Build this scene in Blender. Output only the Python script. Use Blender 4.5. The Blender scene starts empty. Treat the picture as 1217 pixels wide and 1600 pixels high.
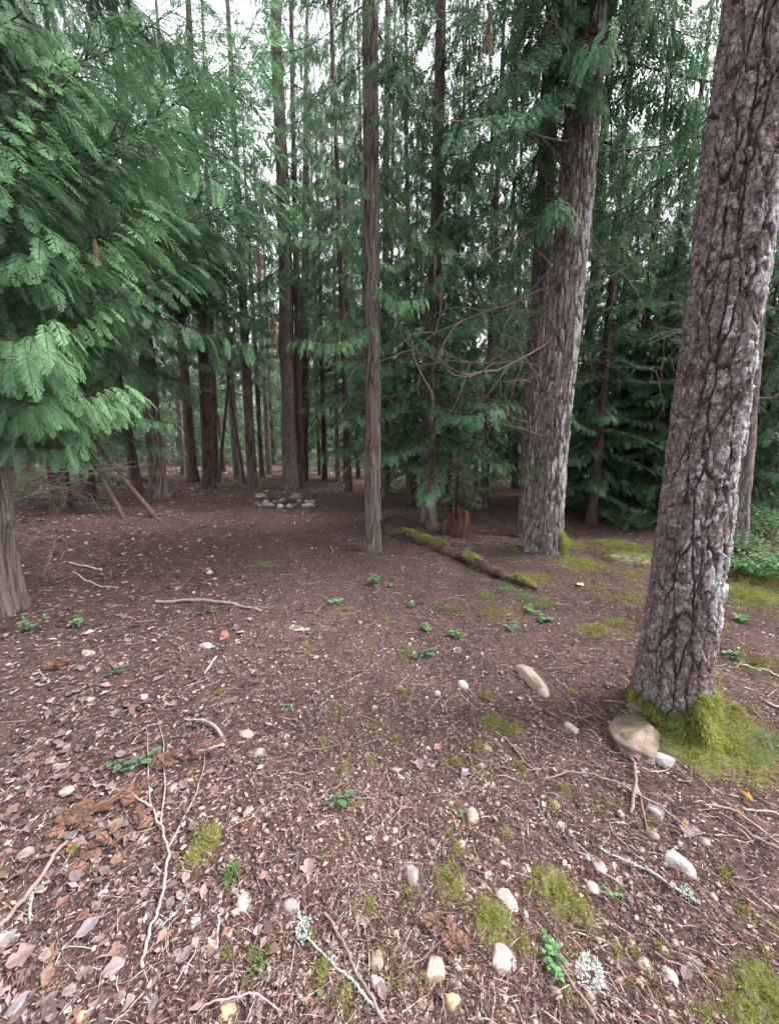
import bpy, math, random
import numpy as np
from mathutils import Vector, Matrix, Euler

random.seed(7)
rng = np.random.default_rng(7)
C = bpy.context.scene.collection
scene = bpy.context.scene

# ------------------------------------------------------------------ camera, sky, sun, exposure
CAM_H = 1.5
PITCH = math.radians(10)
F = 578.0                                   # focal length in photo pixels (1217 x 1600)
cam_d = bpy.data.cameras.new('camera')
cam = bpy.data.objects.new('camera', cam_d)
C.objects.link(cam)
cam.location = (0, 0, CAM_H)
cam.rotation_euler = (math.radians(90) - PITCH, 0, 0)
cam_d.sensor_fit = 'VERTICAL'
cam_d.sensor_height = 36
cam_d.lens = 36 * F / 1600
cam_d.clip_start = 0.02
cam_d.clip_end = 2000
scene.camera = cam

SUN_EL, SUN_AZ = math.radians(52), math.radians(88)     # azimuth measured from +Y towards +X
world = bpy.data.worlds.new('World')
scene.world = world
world.use_nodes = True
wn, wl = world.node_tree.nodes, world.node_tree.links
wn.clear()
sky = wn.new('ShaderNodeTexSky')
sky.sky_type = 'NISHITA'
sky.sun_disc = False
sky.sun_elevation = SUN_EL
sky.sun_rotation = SUN_AZ
sky.air_density = 1.0
sky.dust_density = 4.0
hs = wn.new('ShaderNodeHueSaturation')
hs.inputs['Saturation'].default_value = 0.19
hs.inputs['Value'].default_value = 1.0
wbg = wn.new('ShaderNodeBackground')
wbg.inputs['Strength'].default_value = 0.15
wout = wn.new('ShaderNodeOutputWorld')
wl.new(sky.outputs[0], hs.inputs['Color'])
wl.new(hs.outputs[0], wbg.inputs['Color'])
wl.new(wbg.outputs[0], wout.inputs['Surface'])

sun_d = bpy.data.lights.new('sun', 'SUN')
sun_d.energy = 1.5
sun_d.angle = math.radians(16)
sun_d.color = (1.0, 0.97, 0.96)
sun = bpy.data.objects.new('sun', sun_d)
C.objects.link(sun)
sd = Vector((math.sin(SUN_AZ) * math.cos(SUN_EL), math.cos(SUN_AZ) * math.cos(SUN_EL), math.sin(SUN_EL)))
sun.rotation_euler = sd.to_track_quat('Z', 'Y').to_euler()

scene.view_settings.view_transform = 'Standard'
scene.view_settings.look = 'None'
scene.view_settings.gamma = 1
scene.view_settings.use_curve_mapping = False
scene.view_settings.exposure = 3.0
scene.render.engine = 'CYCLES'
scene.cycles.max_bounces = 5
scene.cycles.diffuse_bounces = 4
scene.cycles.glossy_bounces = 1
scene.cycles.transmission_bounces = 3
scene.cycles.transparent_max_bounces = 2
scene.cycles.caustics_reflective = False
scene.cycles.caustics_refractive = False
scene.cycles.use_denoising = True

# ------------------------------------------------------------------ numpy noise
_perm = np.random.default_rng(3).permutation(256)
_perm = np.concatenate([_perm, _perm, _perm])
_val = np.random.default_rng(4).uniform(-1, 1, 256)
def vnoise(x, y, z=0.0):
    """value noise, about -1..1"""
    x, y, z = np.broadcast_arrays(np.asarray(x, float), np.asarray(y, float), np.asarray(z, float))
    xi, yi, zi = np.floor(x), np.floor(y), np.floor(z)
    fx, fy, fz = x - xi, y - yi, z - zi
    xi, yi, zi = xi.astype(int) & 255, yi.astype(int) & 255, zi.astype(int) & 255
    fx, fy, fz = [f * f * f * (f * (f * 6 - 15) + 10) for f in (fx, fy, fz)]
    def h(a, b, c): return _val[_perm[_perm[_perm[a & 255] + (b & 255)] + (c & 255)]]
    def L(a, b, t): return a + (b - a) * t
    return L(L(L(h(xi, yi, zi), h(xi+1, yi, zi), fx), L(h(xi, yi+1, zi), h(xi+1, yi+1, zi), fx), fy),
             L(L(h(xi, yi, zi+1), h(xi+1, yi, zi+1), fx), L(h(xi, yi+1, zi+1), h(xi+1, yi+1, zi+1), fx), fy), fz)
def fbm(x, y, z=0.0, o=4):
    s = 0; a = 1; t = 0
    for i in range(o):
        s = s + a * vnoise(x * 2**i + 17.3*i, y * 2**i + 5.1*i, z * 2**i + 9.7*i); t += a; a *= .5
    return s / t
def sstep(a, b, x):
    t = np.clip((x - a) / (b - a), 0, 1); return t * t * (3 - 2 * t)
def worley(x, y, z):
    """cells: edge distance F2 - F1 and a random value per cell"""
    x, y, z = np.broadcast_arrays(np.asarray(x, float), np.asarray(y, float), np.asarray(z, float))
    xi, yi, zi = np.floor(x).astype(int), np.floor(y).astype(int), np.floor(z).astype(int)
    f1 = np.full(x.shape, 9.); f2 = np.full(x.shape, 9.); cid = np.zeros(x.shape, int)
    for a in (-1, 0, 1):
        for b in (-1, 0, 1):
            for c in (-1, 0, 1):
                h = _perm[_perm[_perm[(xi + a) & 255] + ((yi + b) & 255)] + ((zi + c) & 255)]
                d = (xi + a + .5 + .48 * _val[h] - x)**2 + (yi + b + .5 + .48 * _val[(h * 7 + 31) & 255] - y)**2 + (zi + c + .5 + .48 * _val[(h * 13 + 77) & 255] - z)**2
                n1 = d < f1
                f2 = np.where(n1, f1, np.minimum(f2, d)); cid = np.where(n1, h, cid); f1 = np.where(n1, d, f1)
    return np.sqrt(f2) - np.sqrt(f1), .5 + .5 * _val[(cid * 5 + 11) & 255]
def nrm(v):
    return v / np.maximum(np.linalg.norm(v, axis=-1, keepdims=True), 1e-9)

# ------------------------------------------------------------------ pixels of the photograph -> points of the place
def ray(px, py):
    a, b = (px - 608.5) / F, -(py - 800) / F
    cp, sp = math.cos(PITCH), math.sin(PITCH)
    return np.array([a, cp + b * sp, -sp + b * cp])
MOUNDS = []          # x, y, radius, height
def ground_h(x, y):
    x = np.asarray(x, float); y = np.asarray(y, float)
    r = np.hypot(x, y)
    h = .07 * vnoise(x * .31 + 4, y * .31) * sstep(1, 5, r) + .055 * vnoise(x * .9, y * .9 + 3) * sstep(.8, 3, r)
    h = h +   .022 * vnoise(x * 3.1, y * 3.1) + .010 * vnoise(x * 8, y * 8 + 7) + .005 * vnoise(x * 21, y * 21) + .0035 * vnoise(x * 52, y * 52)
    for mx, my, mr, mh in MOUNDS:
        h = h + mh * np.exp(-((x - mx)**2 + (y - my)**2) / mr**2)
    return h
def ground_at(px, py):
    d = ray(px, py); t = CAM_H / max(-d[2], .02)
    for _ in range(14):
        p = d * t
        t = (float(ground_h(p[0], p[1])) - CAM_H) / d[2] * .6 + t * .4
    p = d * t
    return Vector((p[0], p[1], float(ground_h(p[0], p[1]))))
def at_dist(px, py, Y):
    d = ray(px, py); t = Y / d[1]
    return Vector((d[0] * t, Y, CAM_H + d[2] * t))
def on_ground(px, Y):
    """a point of the ground at forward distance Y seen in column px (near the horizon)"""
    p = at_dist(px, 740, Y); return Vector((p.x, Y, float(ground_h(p.x, Y))))
def depth(p):
    return p.y * math.cos(PITCH) - (p.z - CAM_H) * math.sin(PITCH)
MOUNDS.append((.1, 4.6, 1.0, .07)); MOUNDS.append((2.4, 3.6, 1.5, .08)); MOUNDS.append((1.75, 1.95, .45, .06))

# ------------------------------------------------------------------ mesh helpers
def build_mesh(name, V, Fc, mats, midx=None, col=None, attrs=None, smooth=False):
    V = np.asarray(V, np.float32); Fc = np.asarray(Fc, np.int32)
    me = bpy.data.meshes.new(name)
    n, k = Fc.shape
    me.vertices.add(len(V)); me.vertices.foreach_set('co', V.ravel())
    me.loops.add(n * k); me.loops.foreach_set('vertex_index', Fc.ravel())
    me.polygons.add(n); me.polygons.foreach_set('loop_start', np.arange(0, n * k, k, dtype=np.int32))
    try: me.polygons.foreach_set('loop_total', np.full(n, k, np.int32))
    except Exception: pass
    if not isinstance(mats, (list, tuple)): mats = [mats]
    for m in mats: me.materials.append(m)
    if midx is not None: me.polygons.foreach_set('material_index', np.asarray(midx, np.int32))
    me.polygons.foreach_set('use_smooth', np.full(n, smooth))
    if col is not None:
        a = me.attributes.new('Col', 'FLOAT_COLOR', 'POINT')
        c = np.ones((len(V), 4), np.float32); c[:, :3] = col
        a.data.foreach_set('color', c.ravel())
    for kx, v in (attrs or {}).items():
        a = me.attributes.new(kx, 'FLOAT', 'POINT'); a.data.foreach_set('value', np.asarray(v, np.float32))
    me.update(calc_edges=True)
    return me
def link(name, data, parent=None, loc=None, rot=None, scale=None):
    o = bpy.data.objects.new(name, data); C.objects.link(o)
    if parent: o.parent = parent
    if loc is not None: o.location = loc
    if rot is not None: o.rotation_euler = rot
    if scale is not None: o.scale = (scale,) * 3 if not hasattr(scale, '__len__') else scale
    return o
def tag(o, label=None, cat=None, group=None, kind=None):
    if label: o['label'] = label
    if cat: o['category'] = cat
    if group: o['group'] = group
    if kind: o['kind'] = kind
    return o
class Geo:
    """collects quads with a material index and a value per vertex"""
    def __init__(s): s.V = []; s.F = []; s.M = []; s.T = []; s.n = 0
    def add(s, V, Fc, m=0, t=0.5):
        V = np.asarray(V, float); Fc = np.asarray(Fc, int)
        s.V.append(V); s.F.append(Fc + s.n); s.M.append(np.full(len(Fc), m)); s.n += len(V)
        s.T.append(np.broadcast_to(np.asarray(t, float), (len(V),)) if np.ndim(t) < 2 else t)
    def arrays(s):
        return np.concatenate(s.V), np.concatenate(s.F), np.concatenate(s.M), np.concatenate(s.T)
    def mesh(s, name, mats, smooth=False):
        V, Fc, M, T = s.arrays()
        return build_mesh(name, V, Fc, mats, M, attrs={'tint': T} if T.ndim == 1 else None, col=T if T.ndim == 2 else None, smooth=smooth)
def rhombi(P, D, S, L, W, mid=.42, lift=None):
    """flat leaves: base P, direction D, side S, length L, width W"""
    L = np.reshape(L, (-1, 1)) * np.ones((len(P), 1)); W = np.reshape(W, (-1, 1)) * np.ones((len(P), 1))
    m = P + D * L * mid
    if lift is not None: m = m + lift
    V = np.stack([P, m - S * W / 2, P + D * L, m + S * W / 2], 1).reshape(-1, 3)
    return V, np.arange(len(P) * 4).reshape(-1, 4)
def tube(pts, rad, ns=5, wob=0, cap=True):
    pts = np.asarray(pts, float); n = len(pts); rad = np.broadcast_to(np.asarray(rad, float), (n,))
    T = np.gradient(pts, axis=0); T = nrm(T)
    up = np.array([0, 0, 1.]) if abs(T[0, 2]) < .9 else np.array([1., 0, 0])
    A = nrm(np.cross(T, up)); B = np.cross(T, A)
    a = np.arange(ns) * 2 * np.pi / ns
    r = rad[:, None] * (1 + wob * vnoise(np.arange(n)[:, None] * .9 + 3, a[None] * 2))
    V = pts[:, None] + (A[:, None] * np.cos(a)[None, :, None] + B[:, None] * np.sin(a)[None, :, None]) * r[..., None]
    i = np.arange(n - 1)[:, None] * ns; j = np.arange(ns)[None]; k = (j + 1) % ns
    Fc = np.stack([i + j, i + k, i + ns + k, i + ns + j], -1).reshape(-1, 4)
    V = V.reshape(-1, 3)
    if cap and ns >= 4:
        base = len(V); V = np.concatenate([V, pts[:1], pts[-1:]])
        ca = [[base, (q + 1) % ns, q, q] for q in range(ns)]
        c2 = []
        for q in range(0, ns - 1, 2):
            c2.append([base, (q + 2) % ns, q + 1, q])
            c2.append([base + 1, (n-1)*ns + q, (n-1)*ns + q + 1, (n-1)*ns + (q + 2) % ns])
        if ns % 2:
            pass
        Fc = np.concatenate([Fc, np.array(c2)])
    return V, Fc
def icos(sub):
    t = (1 + 5**.5) / 2
    V = [(-1, t, 0), (1, t, 0), (-1, -t, 0), (1, -t, 0), (0, -1, t), (0, 1, t), (0, -1, -t), (0, 1, -t), (t, 0, -1), (t, 0, 1), (-t, 0, -1), (-t, 0, 1)]
    V = [Vector(v).normalized() for v in V]
    Fc = [(0,11,5),(0,5,1),(0,1,7),(0,7,10),(0,10,11),(1,5,9),(5,11,4),(11,10,2),(10,7,6),(7,1,8),(3,9,4),(3,4,2),(3,2,6),(3,6,8),(3,8,9),(4,9,5),(2,4,11),(6,2,10),(8,6,7),(9,8,1)]
    for _ in range(sub):
        cache = {}; N = []
        def mp(a, b):
            k = (min(a, b), max(a, b))
            if k not in cache: cache[k] = len(V); V.append(((V[a] + V[b]) / 2).normalized())
            return cache[k]
        for a, b, c in Fc:
            x, y, z = mp(a, b), mp(b, c), mp(c, a)
            N += [(a, x, z), (b, y, x), (c, z, y), (x, y, z)]
        Fc = N
    return np.array([tuple(v) for v in V]), np.array(Fc)
ICO = {k: icos(k) for k in (0, 1, 2, 3, 4)}

# ------------------------------------------------------------------ materials
class NT:
    def __init__(s, name):
        s.m = bpy.data.materials.new(name); s.m.use_nodes = True
        s.t = s.m.node_tree; s.t.nodes.clear()
        s.out = s.t.nodes.new('ShaderNodeOutputMaterial')
    def n(s, kind, **kw):
        nd = s.t.nodes.new(kind)
        for k, v in kw.items():
            if k.startswith('_'): setattr(nd, k[1:], v)
        for k, v in kw.items():
            if k.startswith('_'): continue
            key = k.replace('__', ' ')
            inp = nd.inputs[int(key[1:])] if key[0] == 'i' and key[1:].isdigit() else nd.inputs[key]
            s.set(inp, v)
        return nd
    def set(s, inp, v):
        if isinstance(v, bpy.types.NodeSocket): s.t.links.new(v, inp)
        elif isinstance(v, bpy.types.Node): s.t.links.new(v.outputs[0], inp)
        else:
            if isinstance(v, tuple) and len(v) == 3 and inp.type == 'RGBA': v = (*v, 1)
            inp.default_value = v
    def mix(s, f, a, b, mode='MIX'):
        nd = s.t.nodes.new('ShaderNodeMix'); nd.data_type = 'RGBA'; nd.blend_type = mode; nd.clamp_factor = True
        s.set(nd.inputs[0], f); s.set(nd.inputs[6], a); s.set(nd.inputs[7], b); return nd.outputs[2]
    def math(s, op, a, b=0.0, c=None):
        nd = s.t.nodes.new('ShaderNodeMath'); nd.operation = op
        s.set(nd.inputs[0], a); s.set(nd.inputs[1], b)
        if c is not None: s.set(nd.inputs[2], c)
        return nd.outputs[0]
    def ramp(s, f, stops, interp='LINEAR'):
        nd = s.t.nodes.new('ShaderNodeValToRGB'); e = nd.color_ramp.elements; nd.color_ramp.interpolation = interp
        while len(e) > 1: e.remove(e[-1])
        e[0].position = stops[0][0]; c0 = stops[0][1]; e[0].color = (*c0, 1) if isinstance(c0, tuple) else (c0,) * 3 + (1,)
        for p, c in stops[1:]:
            x = e.new(p); x.color = (*c, 1) if isinstance(c, tuple) else (c,) * 3 + (1,)
        s.set(nd.inputs[0], f); return nd.outputs[0]
    def noise(s, vec, scale, detail=4, rough=.6, dist=0):
        return s.n('ShaderNodeTexNoise', Vector=vec, Scale=float(scale), Detail=float(detail), Roughness=rough, Distortion=float(dist)).outputs[0]
    def attr(s, name, out=2):
        nd = s.t.nodes.new('ShaderNodeAttribute'); nd.attribute_name = name; return nd.outputs[out]
    def pos(s, obj=False):
        if obj: return s.t.nodes.new('ShaderNodeTexCoord').outputs['Object']
        return s.t.nodes.new('ShaderNodeNewGeometry').outputs['Position']
    def rand(s): return s.t.nodes.new('ShaderNodeObjectInfo').outputs['Random']
    def bump(s, h, strength=.5, dist=.01):
        return s.n('ShaderNodeBump', Strength=float(strength), Distance=float(dist), Height=h).outputs[0]
    def surf(s, col, rough=.85, normal=None, spec=.25, transl=0.0, tcol=None):
        p = s.n('ShaderNodeBsdfPrincipled', Roughness=rough)
        s.set(p.inputs['Base Color'], col); p.inputs['Specular IOR Level'].default_value = spec
        if normal is not None: s.set(p.inputs['Normal'], normal)
        o = p.outputs[0]
        if transl > 0:
            t = s.n('ShaderNodeBsdfTranslucent', Color=tcol if tcol is not None else col)
            mx = s.n('ShaderNodeMixShader', i0=transl, i1=o, i2=t.outputs[0]); o = mx.outputs[0]
        s.t.links.new(o, s.out.inputs['Surface'])
        return s.m

def mat_ground():
    b = NT('forest_soil'); P = b.pos()
    big = b.noise(P, 1.3, 4); mid = b.noise(P, 9, 5); fine = b.noise(P, 70, 5, .7)
    base = b.mix(b.ramp(mid, [(.35, 0.), (.65, 1.)]), (.010, .0068, .0062), (.039, .0255, .0235))
    base = b.mix(b.ramp(big, [(.4, 0.), (.62, .7)]), base, (.060, .036, .034))
    base = b.mix(b.ramp(fine, [(.38, .0), (.75, .75)]), base, (.105, .070, .062))
    base = b.mix(b.math('MULTIPLY', b.attr('path'), b.ramp(mid, [(.3, .25), (.7, .75)])), base, (.088, .056, .050))
    # leaf litter flakes of two sizes
    v = b.n('ShaderNodeTexVoronoi', Vector=b.n('ShaderNodeVectorMath', _operation='ADD', i0=P, i1=b.n('ShaderNodeTexNoise', Vector=P, Scale=20.).outputs[1]).outputs[0], Scale=30.)
    sp = b.n('ShaderNodeSeparateColor', i0=v.outputs['Color'])
    flake = b.math('MULTIPLY', b.math('GREATER_THAN', sp.outputs[0], .55), b.math('LESS_THAN', v.outputs['Distance'], .42))
    fcol = b.ramp(sp.outputs[1], [(0., (.04, .024, .022)), (.4, (.10, .062, .056)), (.75, (.19, .13, .12)), (1., (.30, .235, .215))])
    base = b.mix(b.math('MULTIPLY', flake, .85), base, fcol)
    v2 = b.n('ShaderNodeTexVoronoi', Vector=P, Scale=95.)
    sp2 = b.n('ShaderNodeSeparateColor', i0=v2.outputs['Color'])
    fl2 = b.math('MULTIPLY', b.math('GREATER_THAN', sp2.outputs[0], .72), b.math('LESS_THAN', v2.outputs['Distance'], .38))
    base = b.mix(b.math('MULTIPLY', fl2, .6), base, b.ramp(sp2.outputs[1], [(0., (.10, .07, .06)), (1., (.30, .24, .20))]))
    moss = b.attr('moss')
    mm = b.ramp(b.math('ADD', moss, b.math('MULTIPLY', b.math('SUBTRACT', b.noise(P, 30, 5, .75), .5), 2.0)), [(.50, 0.), (.78, 1.)])
    mcol = b.mix(b.noise(P, 24, 3), (.060, .072, .018), (.14, .15, .035))
    base = b.mix(b.math('MULTIPLY', mm, .6), base, mcol)
    h = b.math('ADD', b.math('MULTIPLY', fine, .6), b.math('MULTIPLY', b.noise(P, 190, 3, .6), .35))
    h = b.math('ADD', h, b.math('MULTIPLY', flake, .25))
    return b.surf(base, .95, b.bump(h, .9, .012), .03)

def mat_bark(name, dark, mid, light, lichen=(.42, .42, .41), moss=(.06, .08, .02), vs=(14, 14, 3), bump=.8, flaky=0., fz=.6):
    b = NT(name); P = b.pos(True)
    sc = b.n('ShaderNodeMapping', Vector=P, Scale=vs).outputs[0]
    n1 = b.noise(sc, 2.2, 6, .65); n2 = b.noise(P, 60, 4, .7)
    ridge = b.attr('ridge')
    c = b.mix(b.ramp(ridge, [(.12, 0.), (.55, 1.)]), dark, mid)
    c = b.mix(b.math('MULTIPLY', b.ramp(n1, [(.35, 0.), (.7, 1.)]), b.ramp(ridge, [(.3, 0.), (.9, .9)])), c, light)
    c = b.mix(b.ramp(n2, [(.4, 0.), (.75, .55)]), c, dark)
    if flaky:
        q = b.n('ShaderNodeVectorMath', _operation='ADD', i0=b.n('ShaderNodeMapping', Vector=P, Scale=(1, 1, fz)).outputs[0],
                i1=b.n('ShaderNodeVectorMath', _operation='SCALE', i0=b.n('ShaderNodeTexNoise', Vector=P, Scale=55., Detail=3.).outputs[1], Scale=.022).outputs[0]).outputs[0]
        vo = b.n('ShaderNodeTexVoronoi', Vector=q, Scale=flaky); sv = b.n('ShaderNodeSeparateColor', i0=vo.outputs['Color'])
        vb = b.n('ShaderNodeTexVoronoi', Vector=q, Scale=flaky, _feature='DISTANCE_TO_EDGE')
        c = b.mix(b.ramp(sv.outputs[0], [(.25, 0.), (.9, .55)]), c, light)
        c = b.mix(b.ramp(sv.outputs[1], [(.45, 0.), (.95, .6)]), c, dark)
        c = b.mix(b.ramp(vb.outputs[0], [(.0, .6), (.12, 0.)]), c, dark)
        n1 = b.math('ADD', b.math('MULTIPLY', n1, .5), b.math('MULTIPLY', b.math('MULTIPLY', sv.outputs[2], b.ramp(vb.outputs[0], [(0., .0), (.12, 1.)])), .9))
    lm = b.math('ADD', b.attr('lichen'), b.math('MULTIPLY', b.math('SUBTRACT', b.noise(P, 45, 4, .65), .5), .7))
    c = b.mix(b.ramp(lm, [(.5, 0.), (.62, .85)]), c, lichen)
    c = b.mix(b.ramp(b.math('ADD', b.attr('moss'), b.math('MULTIPLY', b.math('SUBTRACT', n2, .5), .8)), [(.45, 0.), (.65, .9)]), c, moss)
    c = b.mix(b.math('MULTIPLY', b.rand(), .35), c, b.mix(.5, c, mid))
    return b.surf(c, .95, b.bump(b.math('ADD', n1, b.math('MULTIPLY', n2, .6)), bump, .014), .04)

def mat_leaf(name, dark, bright, transl=.3, spread=.25, rough=.5):
    b = NT(name); t = b.attr('tint')
    c = b.mix(t, dark, bright)
    r = b.rand()
    c = b.mix(b.math('MULTIPLY', r, spread), c, b.mix(.5, dark, (dark[0] * .8 + .008, dark[1] * .7, dark[2] * .55)))
    return b.surf(c, rough, None, .10, transl, b.mix(.5, c, bright))

def mat_vcol(name, rough=.85, transl=0., spec=.04, bump=None):
    b = NT(name); c = b.attr('Col', 0)
    nm = None
    if bump: nm = b.bump(b.noise(b.pos(True), bump, 4, .6), .5, .004)
    return b.surf(c, rough, nm, spec, transl)

def mat_stone(name, a, bcol, spot=.45, mossy=0., dirt=.75):
    b = NT(name); P = b.pos(True); r = b.rand()
    pv = b.n('ShaderNodeVectorMath', _operation='ADD', i0=P, i1=b.n('ShaderNodeCombineXYZ', X=b.math('MULTIPLY', r, 37.)).outputs[0]).outputs[0]
    c = b.mix(b.ramp(b.noise(pv, 9, 5, .6), [(.35, 0.), (.65, 1.)]), a, bcol)
    c = b.mix(b.math('MULTIPLY', b.ramp(b.noise(pv, 70, 4, .7), [(.45, 0.), (.7, 1.)]), spot), c, (.09, .075, .068))
    c = b.mix(b.math('MULTIPLY', b.ramp(b.noise(pv, 120, 2, .5), [(.6, 0.), (.68, 1.)]), .5), c, (min(1, bcol[0]*1.4), min(1, bcol[1]*1.4), min(1, bcol[2]*1.4)))
    v = b.mix(r, (.85, .85, .85), (1.1, 1.06, 1.0)); c = b.mix(1., c, v, 'MULTIPLY')
    c = b.mix(b.math('MULTIPLY', b.ramp(b.noise(pv, 14, 4, .7), [(.5, 0.), (.68, 1.)]), dirt), c, (.075, .052, .045))
    if mossy > 0: c = b.mix(b.math('MULTIPLY', b.ramp(b.noise(pv, 16, 5, .7), [(.62 - mossy * .4, 0.), (.72 - mossy * .4, 1.)]), .9), c, (.055, .062, .022))
    return b.surf(c, .8, b.bump(b.noise(pv, 60, 5, .7), .5, .004), .25)

M = {}
M['ground'] = mat_ground()
M['fir_bark'] = mat_bark('fir_bark', (.052, .034, .032), (.155, .112, .108), (.31, .26, .255), (.37, .365, .38), vs=(14, 14, 9), flaky=58.)
M['old_bark'] = mat_bark('old_fir_bark', (.044, .029, .027), (.165, .130, .125), (.32, .27, .265), (.40, .39, .39), vs=(14, 14, 2), flaky=40., fz=.34)
M['cedar_bark'] = mat_bark('cedar_bark', (.034, .024, .022), (.120, .093, .086), (.23, .195, .18), (.30, .31, .28), vs=(16, 16, 1.2))
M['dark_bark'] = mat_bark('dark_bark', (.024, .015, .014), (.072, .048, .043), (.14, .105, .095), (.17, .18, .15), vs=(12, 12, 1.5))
M['wood'] = mat_vcol('dead_wood', .9, bump=70)
M['twig'] = mat_bark('twig_bark', (.05, .035, .03), (.10, .075, .065), (.2, .16, .14), vs=(30, 30, 8))
M['needle'] = mat_leaf('cedar_scale_leaves', (.013, .038, .022), (.135, .255, .130), .26)
M['needle_bright'] = mat_leaf('lit_cedar_leaves', (.036, .090, .048), (.225, .39, .195), .30, .12)  # brighter copy of the cedar leaves, front light put into the colour
M['needle_fir'] = mat_leaf('fir_needles', (.012, .032, .020), (.098, .19, .106), .25)
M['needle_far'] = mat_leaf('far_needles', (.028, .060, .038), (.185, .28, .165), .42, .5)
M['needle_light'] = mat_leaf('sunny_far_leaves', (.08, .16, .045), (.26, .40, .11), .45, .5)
M['needle_dead'] = mat_leaf('dead_orange_fronds', (.055, .028, .022), (.20, .105, .080), .1)
M['leaf_green'] = mat_leaf('broad_green_leaves', (.045, .105, .040), (.16, .31, .13), .3)
M['grass'] = mat_leaf('grass_blades', (.05, .09, .03), (.16, .26, .08), .3)
M['moss'] = mat_leaf('moss_fronds', (.045, .054, .015), (.33, .34, .085), .33, .2, .8)
M['litter'] = mat_vcol('litter', .9, .05)
M['deadleaf'] = mat_vcol('dry_leaves', .75, .12, .10)
M['lichen'] = mat_leaf('lichen', (.15, .19, .17), (.40, .45, .42), .1, .2, .9)
M['lichen_white'] = mat_leaf('white_lichen', (.28, .31, .29), (.56, .58, .55), .1, .2, .9)
M['stone_tan'] = mat_stone('tan_stone', (.20, .155, .125), (.31, .25, .205))
M['stone_pale'] = mat_stone('pale_stone', (.24, .205, .18), (.37, .325, .29), .3)
M['stone_pink'] = mat_stone('pink_stone', (.22, .165, .155), (.36, .295, .285), .3)
M['stone_grey'] = mat_stone('grey_stone', (.22, .20, .195), (.33, .31, .31), .3)
M['stone_dark'] = mat_stone('dark_stone', (.12, .105, .10), (.19, .175, .17), .4)
M['stone_orange'] = mat_stone('ochre_stone', (.25, .165, .10), (.36, .255, .165), .2)
M['stone_moss'] = mat_stone('mossy_stone', (.24, .20, .17), (.33, .29, .25), .3, .5)
M['stone_root'] = mat_stone('rough_brown_stone', (.09, .064, .057), (.185, .138, .125), .55, .35)

# ------------------------------------------------------------------ moss patches on the ground (photo px, py, radius m, density)
MOSS = []
for px, py, r, w in [(325,1315,.085,1),(300,1345,.06,.8),(700,1375,.075,1),(712,1330,.05,.7),(770,1440,.09,1),(870,1400,.10,1),(905,1430,.08,.9),(840,1375,.06,.7),
                     (768,1128,.10,.9),(800,1142,.09,.8),(752,1172,.06,.7),(1100,1150,.26,1),(1140,1170,.26,1),(1090,1185,.14,1),(1055,1165,.14,1),(1150,1130,.2,.8),(1195,1560,.12,.9),(1165,1590,.10,.8),
                     (930,985,.22,.8),(965,975,.18,.7),(870,850,.5,1),(905,880,.45,.8),(960,850,.5,.8),(830,905,.35,.8),(760,890,.28,.8),(1000,870,.5,.9),
                     (1080,905,.5,.6),(1175,930,.5,.9),(1195,905,.5,.8),(1180,1040,.2,.6),(525,1120,.05,.5),(580,1140,.05,.5),(555,1260,.04,.5),(640,1285,.05,.4),(690,1195,.05,.5),
                     (345,1085,.05,.6),(355,1500,.05,.6),(505,1520,.045,.8),(545,1560,.06,.7),(700,1305,.05,.4),(790,1300,.05,.5),(860,1255,.04,.7),(640,1400,.04,.6),
                     (820,1480,.07,.6),(30,1240,.03,.4),(120,1330,.04,.5),(700,985,.12,.3),(1100,1590,.08,.6),(890,1470,.06,.5),(800,860,.3,.3),(940,920,.3,.4)]:
    p = ground_at(px, py); MOSS.append((p.x, p.y, r, w))
mr_ = random.Random(31)
for _ in range(70):
    px, py = mr_.uniform(470, 1230), mr_.uniform(940, 1595); p = ground_at(px, py); MOSS.append((p.x, p.y, mr_.uniform(.025, .07) * (1 + .25 * max(0, p.y - 1)), mr_.uniform(.35, .62)))
for _ in range(26):
    px, py = mr_.uniform(700, 1230), mr_.uniform(840, 960); p = ground_at(px, py); MOSS.append((p.x, p.y, mr_.uniform(.08, .25), mr_.uniform(.35, .7)))
def moss_at(x, y):
    m = np.zeros_like(x)
    for mx, my, r, w in MOSS:
        m = np.maximum(m, w * np.exp(-((x - mx)**2 + (y - my)**2) / (r * r)))
    return m

PATHL = [ground_at(*p) for p in [(560,1250),(520,1060),(470,930),(450,850),(500,800),(600,772),(560,752),(480,746)]]
def path_at(x, y):
    m = np.zeros_like(x)
    for a, b in zip(PATHL[:-1], PATHL[1:]):
        dx, dy = b.x - a.x, b.y - a.y; t = np.clip(((x - a.x) * dx + (y - a.y) * dy) / (dx * dx + dy * dy), 0, 1)
        w = .28 + .13 * (a.y + t * dy)
        m = np.maximum(m, np.exp(-((x - a.x - t * dx)**2 + (y - a.y - t * dy)**2) / w**2))
    return m
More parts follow.
